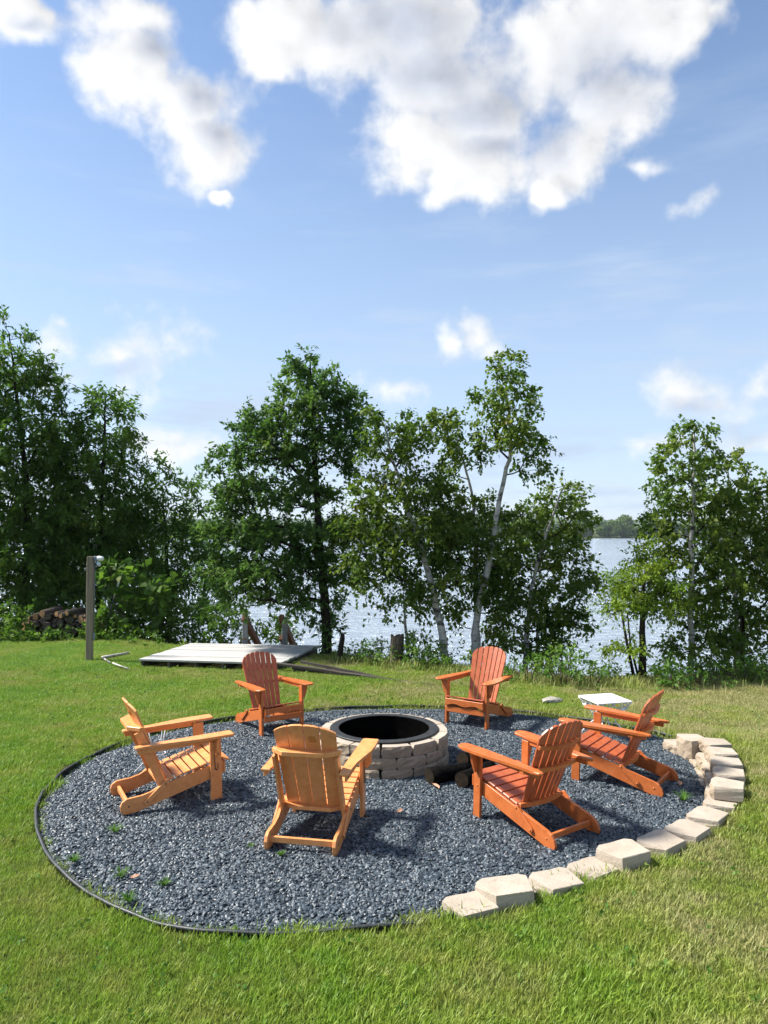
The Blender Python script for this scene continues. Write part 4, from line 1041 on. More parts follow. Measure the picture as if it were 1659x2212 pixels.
def build_wire_stand():
    t = thing('wire_stand', 'small white wire plant stand with rings, behind the light orange chair', 'plant stand', (-2.14, 7.08, 0))
    rods = []
    for k in range(3):
        a = R(205 + 120 * k); c, s = math.cos(a), math.sin(a)
        pts = [(0.10 * c, 0.10 * s, 0.40), (0.075 * c, 0.075 * s, 0.30), (0.055 * c, 0.055 * s, 0.20), (0.085 * c, 0.085 * s, 0.13), (0.22 * c, 0.22 * s, 0.0)]
        obj('leg', tubes_mesh('leg', [(pts, 0.006)], 'white_enamel', 6), t)
    for r_, z_ in ((0.065, 0.155), (0.058, 0.19), (0.105, 0.40), (0.03, 0.40)):
        pts = [(r_ * math.cos(x), r_ * math.sin(x), z_) for x in np.linspace(0, 2 * math.pi, 20)]
        obj('ring', tubes_mesh('ring', [(pts, 0.005)], 'white_enamel', 6), t)
    for k in range(2):
        a = R(60 + 90 * k); obj('cross_wire', tubes_mesh('cross_wire', [([(-0.105 * math.cos(a), -0.105 * math.sin(a), 0.401), (0.105 * math.cos(a), 0.105 * math.sin(a), 0.401)], 0.004)], 'white_enamel', 5), t)
build_wire_stand()

# ------------------------------------------------------------------ logs
def log_obj(name, a, b, r0, r1, bark_m, cut_m, label, cat, group=None, seed=0, sides=14, wob=0.05, cut_r=0.93):
    rng = np.random.default_rng(seed); a, b = np.array(a, float), np.array(b, float)
    mid = (a + b) / 2; n = 6; axis = b - a; ln = np.linalg.norm(axis); axis /= ln
    ref = np.array([0, 0, 1.0]); e1 = np.cross(axis, ref); e1 /= np.linalg.norm(e1); e2 = np.cross(e1, axis)
    ang = np.linspace(0, 2 * np.pi, sides, endpoint=False); lob = 1 + wob * np.sin(ang * 2 + rng.uniform(0, 6)) + rng.normal(0, wob * 0.4, sides)
    V = []; F = []
    for i in range(n + 1):
        f = i / n; r = (r0 * (1 - f) + r1 * f) * (1 + rng.normal(0, 0.025)); c = -axis * ln / 2 + axis * ln * f
        for k in range(sides): V.append(c + r * lob[k] * (1 + rng.normal(0, wob * 0.25)) * (math.cos(ang[k]) * e1 + math.sin(ang[k]) * e2))
    F = [(i * sides + k, i * sides + (k + 1) % sides, (i + 1) * sides + (k + 1) % sides, (i + 1) * sides + k) for i in range(n) for k in range(sides)]
    F += [tuple(range(sides - 1, -1, -1)), tuple(n * sides + k for k in range(sides))]
    o = obj(name, poly_mesh(name, V, F, bark_m), None, tuple(mid)); tag(o, label, cat, group)
    for end, base in ((-1, 0), (1, n * sides)):
        ring = np.array(V[base:base + sides]); c = ring.mean(0); ring2 = c + (ring - c) * cut_r + axis * end * 0.003
        VV = np.vstack([ring2, ring2.mean(0)[None] + axis * end * 0.002]) - c
        obj('cut_end', poly_mesh('cut_end', VV, [(k, (k + 1) % sides, sides) if end > 0 else ((k + 1) % sides, k, sides) for k in range(sides)], cut_m, False), o, tuple(c))
    return o

log_obj('charred_log', (0.405, 6.66, 0.076), (0.80, 6.90, 0.068), 0.076, 0.060, 'bark_char', 'cut_char', 'longest charred log, lying against the fire pit with splintered end', 'log', None, 1, 18, 0.03)
log_obj('charred_log', (0.73, 6.92, 0.145), (0.97, 7.20, 0.085), 0.068, 0.072, 'bark_char', 'cut_char', 'charred log raised on the end of another beside the fire pit', 'log', None, 2, 18, 0.04)
log_obj('charred_log', (0.685, 6.57, 0.074), (0.99, 6.93, 0.068), 0.074, 0.068, 'bark_char', 'cut_char', 'charred log with a pale knot nearest the dark orange chair leg', 'log', None, 3, 18, 0.04)

def build_woodpile():
    rng = random.Random(12); grp = 'logs stacked in the woodpile'; k = 0
    def height(x):
        return float(np.interp(x, [-7.70, -7.45, -7.2, -6.8, -6.45, -6.2, -5.85], [0.34, 0.60, 0.70, 0.72, 0.58, 0.44, 0.34]))
    placed = []
    # drop logs one by one: each settles at the lowest free spot of a few tries
    for n_ in range(1200):
        r = rng.choice([rng.uniform(0.028, 0.045), rng.uniform(0.040, 0.065), rng.uniform(0.06, 0.095)])
        best = None
        for _ in range(14):
            x = rng.uniform(-7.68, -5.90); z = r
            for px, pz, pr in placed:
                dx = abs(px - x)
                if dx < pr + r: z = max(z, pz + math.sqrt((pr + r) ** 2 - dx * dx))
            if best is None or z < best[1]: best = (x, z)
        x, z = best
        if z + r > height(x): 
            if len(placed) > 110: break
            continue
        placed.append((x, z, r))
        if len(placed) > 150: break
    for x, z, r in placed:
        upper = z > height(x) - 0.24
        yy = 15.72 + rng.uniform(-0.10, 0.08) + 0.08 * z
        dx = rng.uniform(-0.03, 0.03) + (rng.uniform(0.10, 0.32) if upper else 0.0); dz = rng.uniform(-0.01, 0.02) + (rng.uniform(0.0, 0.10) if upper else 0)
        gz = float(ground_z(x, yy)) - 0.01
        lab = 'log with a fresh tan cut end on top of the woodpile' if upper else 'weathered grey log in the lower rows of the woodpile by the wooden post'
        log_obj('firewood_log', (x, yy, gz + z), (x + dx, yy + 0.46, gz + z + dz), r, r * 0.93, 'bark_grey' if rng.random() < 0.7 or upper else 'bark_dark', 'cut_fresh' if upper and rng.random() < 0.9 else 'cut_old', lab, 'log', grp, 100 + k, 10, 0.06)
        k += 1
build_woodpile()

# ------------------------------------------------------------------ lamp post
def build_lamp_post():
    gz = float(ground_z(-5.11, 12.9))
    t = thing('lamp_post', 'weathered grey wooden post with a white flood light at its top', 'lamp post', (-5.11, 12.9, gz), R(4))
    rng = np.random.default_rng(2)
    V = []; F = []; sec = [(-.052, -.045), (-.045, -.052), (.045, -.052), (.052, -.045), (.052, .045), (.045, .052), (-.045, .052), (-.052, .045)]
    zs = np.linspace(-0.2, 1.80, 12); m = len(sec)
    for z in zs:
        dx, dy = rng.normal(0, 0.0016, 2)
        for a, b in sec: V.append((a + dx + 0.004 * z + rng.normal(0, 0.001), b + dy + rng.normal(0, 0.001), z))
    F = [(i * m + j, i * m + (j + 1) % m, (i + 1) * m + (j + 1) % m, (i + 1) * m + j) for i in range(len(zs) - 1) for j in range(m)] + [tuple((len(zs) - 1) * m + j for j in range(m))]
    obj('post', poly_mesh('post', V, F, 'post_wood', False), t)
    fl = obj('flood_light', bm_mesh('flood_light', boxbm(0.092, 0, 1.765, 0.045, 0.09, 0.085, 0.008), 'box_grey'), t)
    V, Fq = tube([(0.115, 0, 1.768), (0.15, -0.01, 1.770), (0.19, -0.02, 1.765), (0.205, -0.025, 1.762), (0.222, -0.03, 1.758)], [0.032, 0.045, 0.040, 0.034, 0.030], 14)
    obj('lamp_head', poly_mesh('lamp_head', V, Fq, 'lamp_white'), fl)
    V, Fq = tube([(0.12, 0, 1.72), (0.135, -0.01, 1.69), (0.155, -0.03, 1.665), (0.175, -0.05, 1.65)], [0.012, 0.030, 0.036, 0.026], 12)
    obj('sensor_head', poly_mesh('sensor_head', V, Fq, 'lamp_glass'), fl)
    obj('outlet_box', bm_mesh('outlet_box', boxbm(0.072, 0, 0.42, 0.03, 0.07, 0.11, 0.006), 'box_grey'), t)
    obj('conduit', tubes_mesh('conduit', [([(0.066, 0.02, 0.47), (0.068, 0.02, 1.1), (0.070, 0.02, 1.73)], 0.008)], 'box_grey', 6), t)
build_lamp_post()

def build_rod():
    gz = float(ground_z(-5.95, 15.5))
    t = thing('marker_rod', 'thin dark rod with a white tip leaning beside the woodpile', 'rod', (-5.90, 15.5, gz))
    a, b = np.array([0, 0, 0.0]), np.array([0.40, 0.05, 1.38]); m = a + (b - a) * 0.80
    obj('shaft', tubes_mesh('shaft', [([a, (a + m) / 2, m], 0.011)], 'rod_dark', 8), t)
    obj('tip', tubes_mesh('tip', [([m, (m + b) / 2, b], 0.019)], 'lamp_white', 8), t)
build_rod()

# ------------------------------------------------------------------ deck and stairs
def build_deck():
    t = thing('wooden_deck', 'low weathered white wooden deck platform at the edge of the bluff', 'deck', (-2.7, 13.1, 0))
    o = np.array([-2.7, 13.1]); A, B, C, D = DECK
    n = 14; rng = random.Random(3); ztop = 0.115
    for k in range(n):
        f0, f1 = (k + 0.065) / n, (k + 0.935) / n
        P = [A + (D - A) * f0, B + (C - B) * f0, B + (C - B) * f1, A + (D - A) * f1]
        ex = rng.uniform(-0.012, 0.012)
        poly = [tuple(p - o) for p in P]
        bm = prism([(poly[0][0] + ex, poly[0][1]), (poly[1][0] + ex, poly[1][1]), (poly[2][0] + ex, poly[2][1]), (poly[3][0] + ex, poly[3][1])], 0.034, (0, 0, ztop - 0.017 + rng.uniform(-0.003, 0.003)), X, Y_, 0.004)
        obj('deck_board', bm_mesh('deck_board', bm, 'deck_wood'), t)
    for k in range(6):
        f = 0.02 + 0.96 * k / 5
        p, q = A + (B - A) * f - o, D + (C - D) * f - o; d = q - p; ln = np.linalg.norm(d)
        rot = Matrix.Rotation(math.atan2(d[1], d[0]), 3, 'Z'); c = (p + q) / 2
        obj('joist', bm_mesh('joist', boxbm(c[0], c[1], ztop - 0.034 - 0.072, ln - 0.03, 0.04, 0.14, 0.003, rot), 'deck_beam'), t)
    for k, (fx, fy) in enumerate(((0.03, 0.95), (0.5, 0.95), (0.97, 0.95), (0.97, 0.45))):
        p = A + (B - A) * fx; q = D + (C - D) * fx; c = p + (q - p) * fy
        gz = float(ground_z(c[0], c[1])) - 0.3
        obj('deck_post', bm_mesh('deck_post', boxbm(c[0] - o[0], c[1] - o[1], (gz + ztop - 0.18) / 2, 0.09, 0.09, ztop - 0.18 - gz, 0.004), 'deck_beam'), t)
build_deck()

def build_stairs():
    t = thing('lake_stairs', 'wooden stairs with brown handrails going down from the deck to the lake', 'stairs', (-2.3, 14.2, 0))
    o = Vector((-2.3, 14.2, 0))
    d = Vector((0.22, 2.0, -1.36)); dn = d.normalized()
    gz = -1.2
    for x in (-2.66, -1.90):
        base = Vector((x, 14.22, 0))
        obj('post', bm_mesh('post', boxbm(x - o.x, 14.22 - o.y, (0.60 + gz) / 2, 0.092, 0.092, 0.60 - gz, 0.005), 'grey_wood'), t)
        for h, st in ((0.60, 0.0), (0.22, 0.03), (-0.08, 0.06)):
            a = base + Vector((-0.06 if x > -2.3 else -0.01, -0.06 + st, h)) - o; ln = d.length
            b = a + d
            q = dn.to_track_quat('X', 'Z').to_matrix()
            obj('handrail' if h > 0.5 else 'rail', bm_mesh('rail', boxbm(*((a + b) / 2), ln, 0.085, 0.13 if h > 0.5 else 0.10, 0.004, q), 'rail_wood'), t)
        s0 = Vector((x + 0.05, 14.15, -0.08)) - o
        obj('stringer', bm_mesh('stringer', boxbm(*(s0 + d * 0.9), d.length * 1.8, 0.045, 0.24, 0.004, dn.to_track_quat('X', 'Z').to_matrix()), 'deck_beam'), t)
    for k in range(12):
        c = Vector((-2.28, 14.22, -0.08)) - o + d * (0.02 + 0.145 * k)
        obj('step', bm_mesh('step', boxbm(c.x, c.y, c.z, 0.78, 0.26, 0.035, 0.003), 'grey_wood'), t)
build_stairs()

# ------------------------------------------------------------------ planks, stump, stake, branches, stone
def plank(a, b, w, th, roll, label, seed):
    a, b = Vector(a), Vector(b); d = b - a; m = (a + b) / 2
    q = d.to_track_quat('X', 'Z').to_matrix() @ Matrix.Rotation(roll, 3, 'X')
    bm = bmesh.new(); rng = random.Random(seed); n = 8
    ring = []
    for i in range(n + 1):
        x = d.length * (i / n - 0.5); wb = rng.uniform(-0.006, 0.006)
        ring.append([bm.verts.new((x + rng.uniform(-0.01, 0.01) * (i in (0, n)), y + wb, z + wb * 0.5)) for y, z in ((-w / 2, -th / 2), (w / 2, -th / 2), (w / 2, th / 2), (-w / 2, th / 2))])
    for i in range(n):
        for j in range(4): bm.faces.new((ring[i][j], ring[i][(j + 1) % 4], ring[i + 1][(j + 1) % 4], ring[i + 1][j]))
    bm.faces.new(ring[0][::-1]); bm.faces.new(ring[n])
    o = obj('old_plank', bm_mesh('old_plank', bm, 'plank_wood'), None, m); o.rotation_mode = 'QUATERNION'; o.rotation_quaternion = q.to_quaternion()
    tag(o, label, 'plank')
plank((-1.72, 11.95, 0.120), (0.38, 10.98, 0.015), 0.065, 0.04, 0.1, 'longest old grey plank, on top of the heap beside the deck', 1)
plank((-1.35, 12.05, 0.130), (0.05, 11.28, 0.015), 0.07, 0.04, -0.1, 'old grey plank lying behind the longest one of the heap', 2)
plank((-1.45, 11.88, 0.075), (-0.05, 11.16, 0.03), 0.07, 0.045, 0.0, 'old grey plank under the longest one of the heap', 3)
plank((-1.42, 11.84, 0.035), (-0.75, 11.72, 0.03), 0.10, 0.08, 0.0, 'short brown timber propping up the heap of planks', 4)
plank((0.20, 11.02, 0.03), (0.72, 10.78, 0.02), 0.07, 0.025, 0.0, 'thin board end lying in the grass past the heap of planks', 5)

def build_stump():
    gz = float(ground_z(0.20, 12.55)); rng = np.random.default_rng(6)
    t = thing('tree_stump', 'broken weathered tree stump standing among green shrubs', 'stump', (0.20, 12.4, gz - 0.05))
    sides, n = 22, 9; V = []
    for i in range(n + 1):
        f = i / n
        for k in range(sides):
            a = 2 * math.pi * k / sides
            r = 0.105 * (1 + 0.35 * (1 - f) ** 4) * (1 + 0.07 * math.sin(a * 5 + f) + 0.05 * math.sin(a * 9 + 2)) + rng.normal(0, 0.003)
            z = 0.56 * f + (0.018 * math.sin(a * 2 + 1) + rng.normal(0, 0.009) if i == n else 0)
            V.append((r * math.cos(a) + 0.02 * f, r * math.sin(a), z))
    F = [(i * sides + k, i * sides + (k + 1) % sides, (i + 1) * sides + (k + 1) % sides, (i + 1) * sides + k) for i in range(n) for k in range(sides)]
    obj('trunk', poly_mesh('trunk', V, F, 'bark_stump', False), t)
    ring = V[n * sides:]; c = np.mean(ring, 0) - np.array([0, 0, 0.03])
    obj('cut_top', poly_mesh('cut_top', [tuple(np.array(p) * [0.99, 0.99, 1]) for p in ring] + [tuple(c)], [(k, (k + 1) % sides, sides) for k in range(sides)], 'cut_old', False), t)
build_stump()

def build_stake():
    gz = float(ground_z(-0.74, 12.75))
    me = tubes_mesh('dark_stake', [([(0, 0, -0.2), (0.02, 0, 0.2), (0.055, 0, 0.42), (0.06, 0, 0.5)], [0.05, 0.048, 0.045, 0.03])], 'bark_dark', 9)
    tag(obj('dark_stake', me, None, (-0.77, 12.75, gz - 0.02)), 'short dark leaning wooden stake beside the oak trunk', 'stake')
build_stake()

def branch(name, pts, rad, mat, label):
    P = np.array(pts, float); c = P.mean(0)
    tag(obj(name, tubes_mesh(name, [(P - c, rad)], mat, 8), None, tuple(c)), label, 'branch')
branch('birch_branch', [(-4.92, 13.0, 0.035), (-4.80, 13.15, 0.04), (-4.62, 13.45, 0.045)], [0.03, 0.028, 0.02], 'bark_birch', 'thick pale birch branch lying on the lawn behind the wooden post')
branch('birch_branch', [(-4.92, 12.98, 0.05), (-4.75, 12.7, 0.05), (-4.58, 12.45, 0.045)], [0.014, 0.013, 0.011], 'bark_birch', 'thin pale birch branch on the lawn touching the thick one')
branch('birch_branch', [(-4.52, 12.40, 0.05), (-4.30, 12.15, 0.045), (-4.10, 11.95, 0.04)], [0.014, 0.013, 0.010], 'bark_birch', 'thin pale birch branch on the lawn pointing at the deck corner')

def build_flat_stone():
    rng = np.random.default_rng(9); bm = bmesh.new()
    bmesh.ops.create_icosphere(bm, subdivisions=2, radius=1.0)
    for v in bm.verts:
        v.co = Vector((v.co.x * 0.16, v.co.y * 0.09, v.co.z * 0.045)) * rng.uniform(0.85, 1.12)
    tag(obj('flat_stone', bm_mesh('flat_stone', bm, 'flat_stone'), None, (2.20, 9.78, 0.035), (0.05, 0.04, 0.5)), 'flat pale stone lying in the grass behind the white table', 'stone')
build_flat_stone()

# ------------------------------------------------------------------ trees
def leaves_mesh(name, rng, centers, outward, per, twigs, twig_len, droop, size, aspect, mat, spread=0.9, up=0.25, extra=None):
    """leaves strung along short drooping twigs that leave each branch tip"""
    n = len(centers)
    d = rng.normal(0, 1, (n, twigs, 3)) * spread + outward[:, None, :] * 0.9; d[..., 2] += up
    d /= np.linalg.norm(d, axis=2)[..., None]
    k = rng.integers(0, twigs, (n, per)); t = rng.uniform(0.12, 1.0, (n, per))
    dd = np.take_along_axis(d, k[..., None].repeat(3, 2), 1)
    tl = twig_len * rng.uniform(0.6, 1.25, (n, twigs)); ll = np.take_along_axis(tl, k, 1)
    p = centers[:, None, :] + dd * (ll * t)[..., None]
    p[..., 2] -= droop * (ll * t * t)
    p += rng.normal(0, twig_len * 0.07, p.shape)
    p = p.reshape(-1, 3); dd = dd.reshape(-1, 3); N = len(p)
    ld = dd * 0.6 + rng.normal(0, 0.55, (N, 3)); ld[:, 2] -= 0.35 + droop * 0.6
    ld /= np.linalg.norm(ld, axis=1)[:, None]
    ref = rng.normal(0, 0.6, (N, 3)); ref[:, 2] += 1.0
    sd = np.cross(ld, ref); sd /= np.linalg.norm(sd, axis=1)[:, None] + 1e-9
    nm = np.cross(sd, ld)
    s = (size * rng.uniform(0.6, 1.3, N))[:, None]
    base = p; tip = p + ld * s; m1 = p + ld * s * 0.42 + sd * s * aspect / 2 + nm * s * 0.10; m2 = p + ld * s * 0.42 - sd * s * aspect / 2 + nm * s * 0.10
    V = np.stack([base, m1, tip, m2], 1).reshape(-1, 3); b = np.arange(N) * 4
    F = np.concatenate([np.stack([b, b + 1, b + 2], 1), np.stack([b, b + 2, b + 3], 1)])
    ct = np.repeat(rng.uniform(0, 1, n), per) * 0.55 + rng.uniform(0, 1, N) * 0.45
    return mesh_np(name, V, F, True, np.concatenate([ct, ct]), (mat,))

def sample_blobs(rng, blobs, spacing, depth=0.85):
    pts = []
    for bx, by, bz, rx, rz in blobs:
        ry = depth * (rx * 0.6 + 0.45)
        n = int(5 * rx * ry * rz / spacing ** 3) + 3
        q = rng.normal(0, 1, (n, 3)); q /= np.linalg.norm(q, axis=1)[:, None]
        q *= (rng.uniform(0.12, 1.0, n) ** 0.42)[:, None]
        pts.append(np.array([bx, by, bz]) + q * [rx, ry, rz])
    P = np.concatenate(pts); rng.shuffle(P)
    keep = []
    K = np.zeros((0, 3))
    for p in P:
        if len(keep) == 0 or np.min(np.sum((K - p) ** 2, 1)) > (spacing * 0.8) ** 2:
            keep.append(p); K = np.array(keep)
    return K

def skeleton(rng, trunk, tips, r_base, r_tip, r_top=0.012):
    T = np.array(trunk, float)
    s = np.concatenate([[0], np.cumsum(np.linalg.norm(np.diff(T, axis=0), axis=1))]); m = max(6, int(s[-1] / 0.14))
    t = np.linspace(0, s[-1], m); path = np.stack([np.interp(t, s, T[:, i]) for i in range(3)], 1)
    for _ in range(3): path[1:-1] = (path[:-2] + 2 * path[1:-1] + path[2:]) / 4
    path[1:-1] += rng.normal(0, 0.008, path[1:-1].shape)
    nodes = list(path); par = [-1] + list(range(m - 1)); cnt0 = m
    dist = np.array([np.min(np.linalg.norm(path - p, axis=1)) for p in tips]); order = np.argsort(dist)
    arr = np.zeros((m + 3 * len(tips) + 5, 3)); arr[:m] = path; used = m; tipnode = np.zeros(len(tips), int); outward = np.zeros((len(tips), 3))
    for i in order:
        p = tips[i]; D = np.linalg.norm(arr[:used] - p, axis=1) + 0.75 * np.clip(arr[:used, 2] - p[2] + 0.12, 0, None)
        D[:max(2, m // 7)] += 0.6
        j = int(np.argmin(D)); a = arr[j]; v = p - a; L = np.linalg.norm(v)
        ns = 2 if L > 0.25 else 1
        ctrl = a + v * 0.5 + np.array([0, 0, -0.10 * L]) + rng.normal(0, 0.05 * L, 3)
        prev = j
        for k in range(1, ns + 1):
            f = k / ns; q = a * (1 - f) ** 2 + ctrl * 2 * f * (1 - f) + p * f * f
            arr[used] = q; par.append(prev); prev = used; used += 1
        tipnode[i] = prev; outward[i] = v / (L + 1e-6)
    arr = arr[:used]; par = np.array(par); cnt = np.zeros(used); cnt[tipnode] += 1
    for i in range(used - 1, m - 1, -1): cnt[par[i]] += cnt[i]
    rad = r_tip * np.maximum(cnt, 1) ** 0.46
    f = np.linspace(0, 1, m); rad[:m] = r_base * (1 - f) ** 0.8 + r_top
    rad[:m] *= 1 + 0.35 * np.clip(1 - t / 0.3, 0, 1) ** 2
    rad[m:] = np.minimum(rad[m:], r_base * 0.5)
    # mesh: trunk tube and one frustum for each branch piece
    V, F = tube(arr[:m], rad[:m], 10, True); V = [V]; F = [np.array([q for q in F if len(set(q)) == 4])]; off = len(V[0])
    c = np.arange(m, used); A, B = arr[par[c]], arr[c]; ra, rb = np.minimum(rad[par[c]], rad[c] * 1.35), rad[c]
    d = B - A; d /= np.linalg.norm(d, axis=1)[:, None] + 1e-9
    ref = np.where(np.abs(d[:, 2:3]) > 0.9, [[1.0, 0, 0]], [[0, 0, 1.0]]); e1 = np.cross(d, ref); e1 /= np.linalg.norm(e1, axis=1)[:, None] + 1e-9; e2 = np.cross(d, e1)
    S = 5; an = np.linspace(0, 2 * np.pi, S, endpoint=False)
    circ = np.cos(an)[None, :, None] * e1[:, None] + np.sin(an)[None, :, None] * e2[:, None]
    W = np.concatenate([A[:, None] + circ * ra[:, None, None], B[:, None] + circ * rb[:, None, None]], 1).reshape(-1, 3)
    b = off + np.arange(len(c))[:, None] * 2 * S; j = np.arange(S)[None]
    Q = np.stack([b + j, b + (j + 1) % S, b + S + (j + 1) % S, b + S + j], 2).reshape(-1, 4)
    return np.vstack(V + [W]), np.vstack(F + [Q]), outward, np.concatenate([np.zeros(len(F[0]), int), np.repeat((rad[c] < 0.02).astype(int), S)])

LEAFSPEC = dict(  # per tip, twigs, twig length, droop, leaf size, aspect, spacing, r_base, r_tip, bark, leaf
    ash=(125, 10, 0.50, 0.25, 0.135, 0.40, 0.37, 0.10, 0.0075, 'bark_dark', 'leaf_ash'),
    oak=(115, 10, 0.28, 0.05, 0.088, 0.52, 0.25, 0.085, 0.0060, 'bark_dark', 'leaf_oak'),
    birch=(82, 9, 0.31, 0.55, 0.076, 0.68, 0.245, 0.070, 0.0045, 'bark_birch', 'leaf_birch'),
    locust=(120, 9, 0.27, 0.25, 0.060, 0.42, 0.19, 0.055, 0.0045, 'bark_dark', 'leaf_locust'))

def make_tree(key, name, kind, label, seed, r_base=None, extra_stems=(), dens=1.0):
    sp = LEAFSPEC[kind]; rng = np.random.default_rng(seed); td = TREES[key]
    tr = [tuple(p) for p in td['trunk']]; bx, by = tr[0][0], tr[0][1]
    gz = float(ground_z(bx, by)); base = np.array([bx, by, gz])
    tr = ([(bx, by, gz - 0.25)] if gz < tr[0][2] - 0.02 else []) + [p for p in tr if p[2] > gz + 0.02 or p is tr[-1]]
    if tr[0][2] > gz: tr = [(bx, by, gz - 0.15)] + tr
    rt = np.array(tr); rt[1:, 1] += np.cumsum(rng.normal(0, 0.06, len(rt) - 1))
    tips = sample_blobs(rng, td['blobs'], sp[6] / dens ** 0.33)
    V, F, outw, fmat = skeleton(rng, rt - base, tips - base, r_base or sp[7], sp[8])
    t = thing(name, label, 'tree', tuple(base))
    obj('trunk', mesh_np('trunk', V, F, True, mats=(sp[9], 'bark_dark'), mat_index=fmat), t)
    for pts, r_, bm_ in extra_stems:
        obj('stem', tubes_mesh('stem', [(np.array(pts) - base, np.linspace(r_, r_ * 0.5, len(pts)))], bm_, 8), t)
    obj('crown', leaves_mesh('crown', rng, tips - base, outw, sp[0], sp[1], sp[2], sp[3], sp[4], sp[5], sp[10]), t)
    return t

make_tree('ash_big', 'ash_tree', 'ash', 'tallest dark ash tree rising behind the left part of the woodpile', 1)
make_tree('ash_mid', 'ash_tree', 'ash', 'middle-sized ash tree directly behind the woodpile and the post', 2, 0.08)
make_tree('ash_small', 'ash_tree', 'ash', 'smallest ash tree, between the oak and the other ashes', 3, 0.07)
make_tree('oak', 'oak_tree', 'oak', 'conical oak tree with dark trunk beside the white deck', 4)
make_tree('birch_lean', 'birch_tree', 'birch', 'thick white birch leaning over the stump, broad drooping crown', 5, 0.066)
make_tree('birch_main', 'birch_tree', 'birch', 'tallest white birch with its crown high above the others', 6, 0.058)
make_tree('birch_thin', 'birch_tree', 'birch', 'slender white birch standing between the two thick birches', 7, 0.045)
make_tree('birch_bushy', 'birch_tree', 'birch', 'bushy birch leafy down to the ground behind the sunlit fan-back chair', 8, 0.045,
          [([(2.72, 13.35, -0.6), (2.75, 13.35, 0.4), (2.82, 13.3, 1.0)], 0.03, 'bark_birch')])
make_tree('locust', 'locust_tree', 'locust', 'small yellow-green tree with thin dark stems at the lawn edge', 9, None,
          [([(3.90, 11.5, -0.2), (3.76, 11.5, 0.5), (3.66, 11.5, 1.1)], 0.028, 'bark_dark'), ([(3.95, 11.48, -0.1), (3.80, 11.45, 0.45), (3.74, 11.42, 1.0)], 0.02, 'bark_dark')])
make_tree('birch_right', 'birch_tree', 'birch', 'straight white birch beside the yellow-green tree', 10, 0.040)
make_tree('birch_edge', 'birch_tree', 'birch', 'pair-stemmed birch with one white and one dark stem', 11, 0.036,
          [([(5.90, 12.3, -0.4), (5.93, 12.3, 0.6), (5.92, 12.3, 1.6)], 0.05, 'bark_dark')])
make_tree('sapling', 'sapling', 'birch', 'thin dark sapling with few leaves behind the stump', 12, 0.028)

# ------------------------------------------------------------------ shrubs along the top of the bluff
SHRUB_LABELS = ['dense dark shrub at the foot of the tallest ash', 'dark shrub growing directly behind the woodpile', 'dense shrub behind the thin leaning rod',
    'dense shrub between the rod and the deck', 'low wide shrub next to the back corner of the deck', 'large-leaved vine growing above the post lamp', 'large-leaved vine above the shrubs by the deck',
    'leafy shrub beside the left stair post', 'small shrub just left of the stair handrails', 'shrub below the stair handrails, under the oak', 'bright green shrub right beside the stump',
    'shrub with arching stems on the oak side of the stump', 'small shrub at the foot of the leaning birch', 'tall bright shrub at the lawn edge behind the white table', 'low shrub behind the sunlit fan-back chair',
    'low shrub between the tall bright shrub and the yellow-green tree', 'yellowish low shrub at the foot of the straight white birch', 'low shrub between the straight birch and the pair-stemmed birch',
    'bright shrub at the foot of the pair-stemmed birch', 'small low shrub in front of the tallest birch trunk', 'tall shrub past the pair-stemmed birch at the end of the lawn', 'low weedy shrub between the oak trunk and the dark stake']
def make_shrub(i, kind, c, rx, rz):
    rng = np.random.default_rng(500 + i); cx, cy, cz = c
    gz = float(ground_z(cx, cy)); base = np.array([cx, cy, gz])
    top = cz + rz; hgt = max(0.2, top - gz)
    blobs = [(cx, cy, cz, rx, rz)]
    if cz - rz > gz + 0.1: blobs.append((cx, cy, (gz + cz) / 2, rx * 0.75, (cz - gz) / 2))
    for _ in range(3): blobs.append((cx + rng.uniform(-.6, .6) * rx, cy + rng.uniform(-0.2, 0.2), cz + rng.uniform(-0.2, 0.5) * rz, rx * 0.45, rz * 0.5))
    sp = 0.17 if kind == 'bush' else 0.20
    if cy > 14: sp *= 1.3
    tips = sample_blobs(rng, blobs, sp, 0.7); tips = tips[tips[:, 2] > ground_z(tips[:, 0], tips[:, 1]) + 0.03]
    t = thing('shrub', SHRUB_LABELS[i], 'shrub', tuple(base), group=None)
    stems = []
    for k in rng.choice(len(tips), min(len(tips), 14), replace=False):
        p = tips[k] - base; s0 = np.array([p[0] * 0.35, p[1] * 0.35, -0.08]); stems.append((np.array([s0, (s0 + p) / 2 + [0, 0, 0.06], p]), [0.009, 0.006, 0.003]))
    obj('stems', tubes_mesh('stems', stems, 'bark_grey', 5), t)
    ow = tips - base; ow /= np.linalg.norm(ow, axis=1)[:, None]
    far = cy > 14
    if kind == 'burdock': me = leaves_mesh('foliage', rng, tips - base, ow, 7, 4, 0.20, 0.2, 0.19, 0.85, 'leaf_ash', up=0.4)
    else:
        ls = (0.10 if far else (0.062, 0.078, 0.055)[i % 3]); me = leaves_mesh('foliage', rng, tips - base, ow, 30 if far else 26, 6, 0.20, 0.2, ls, 0.5, 'leaf_ash' if far else 'leaf_shrub', up=0.4)
    obj('foliage', me, t)
for i, (kind, c, rx, rz) in enumerate(SHRUBS): make_shrub(i, kind, c, rx, rz)

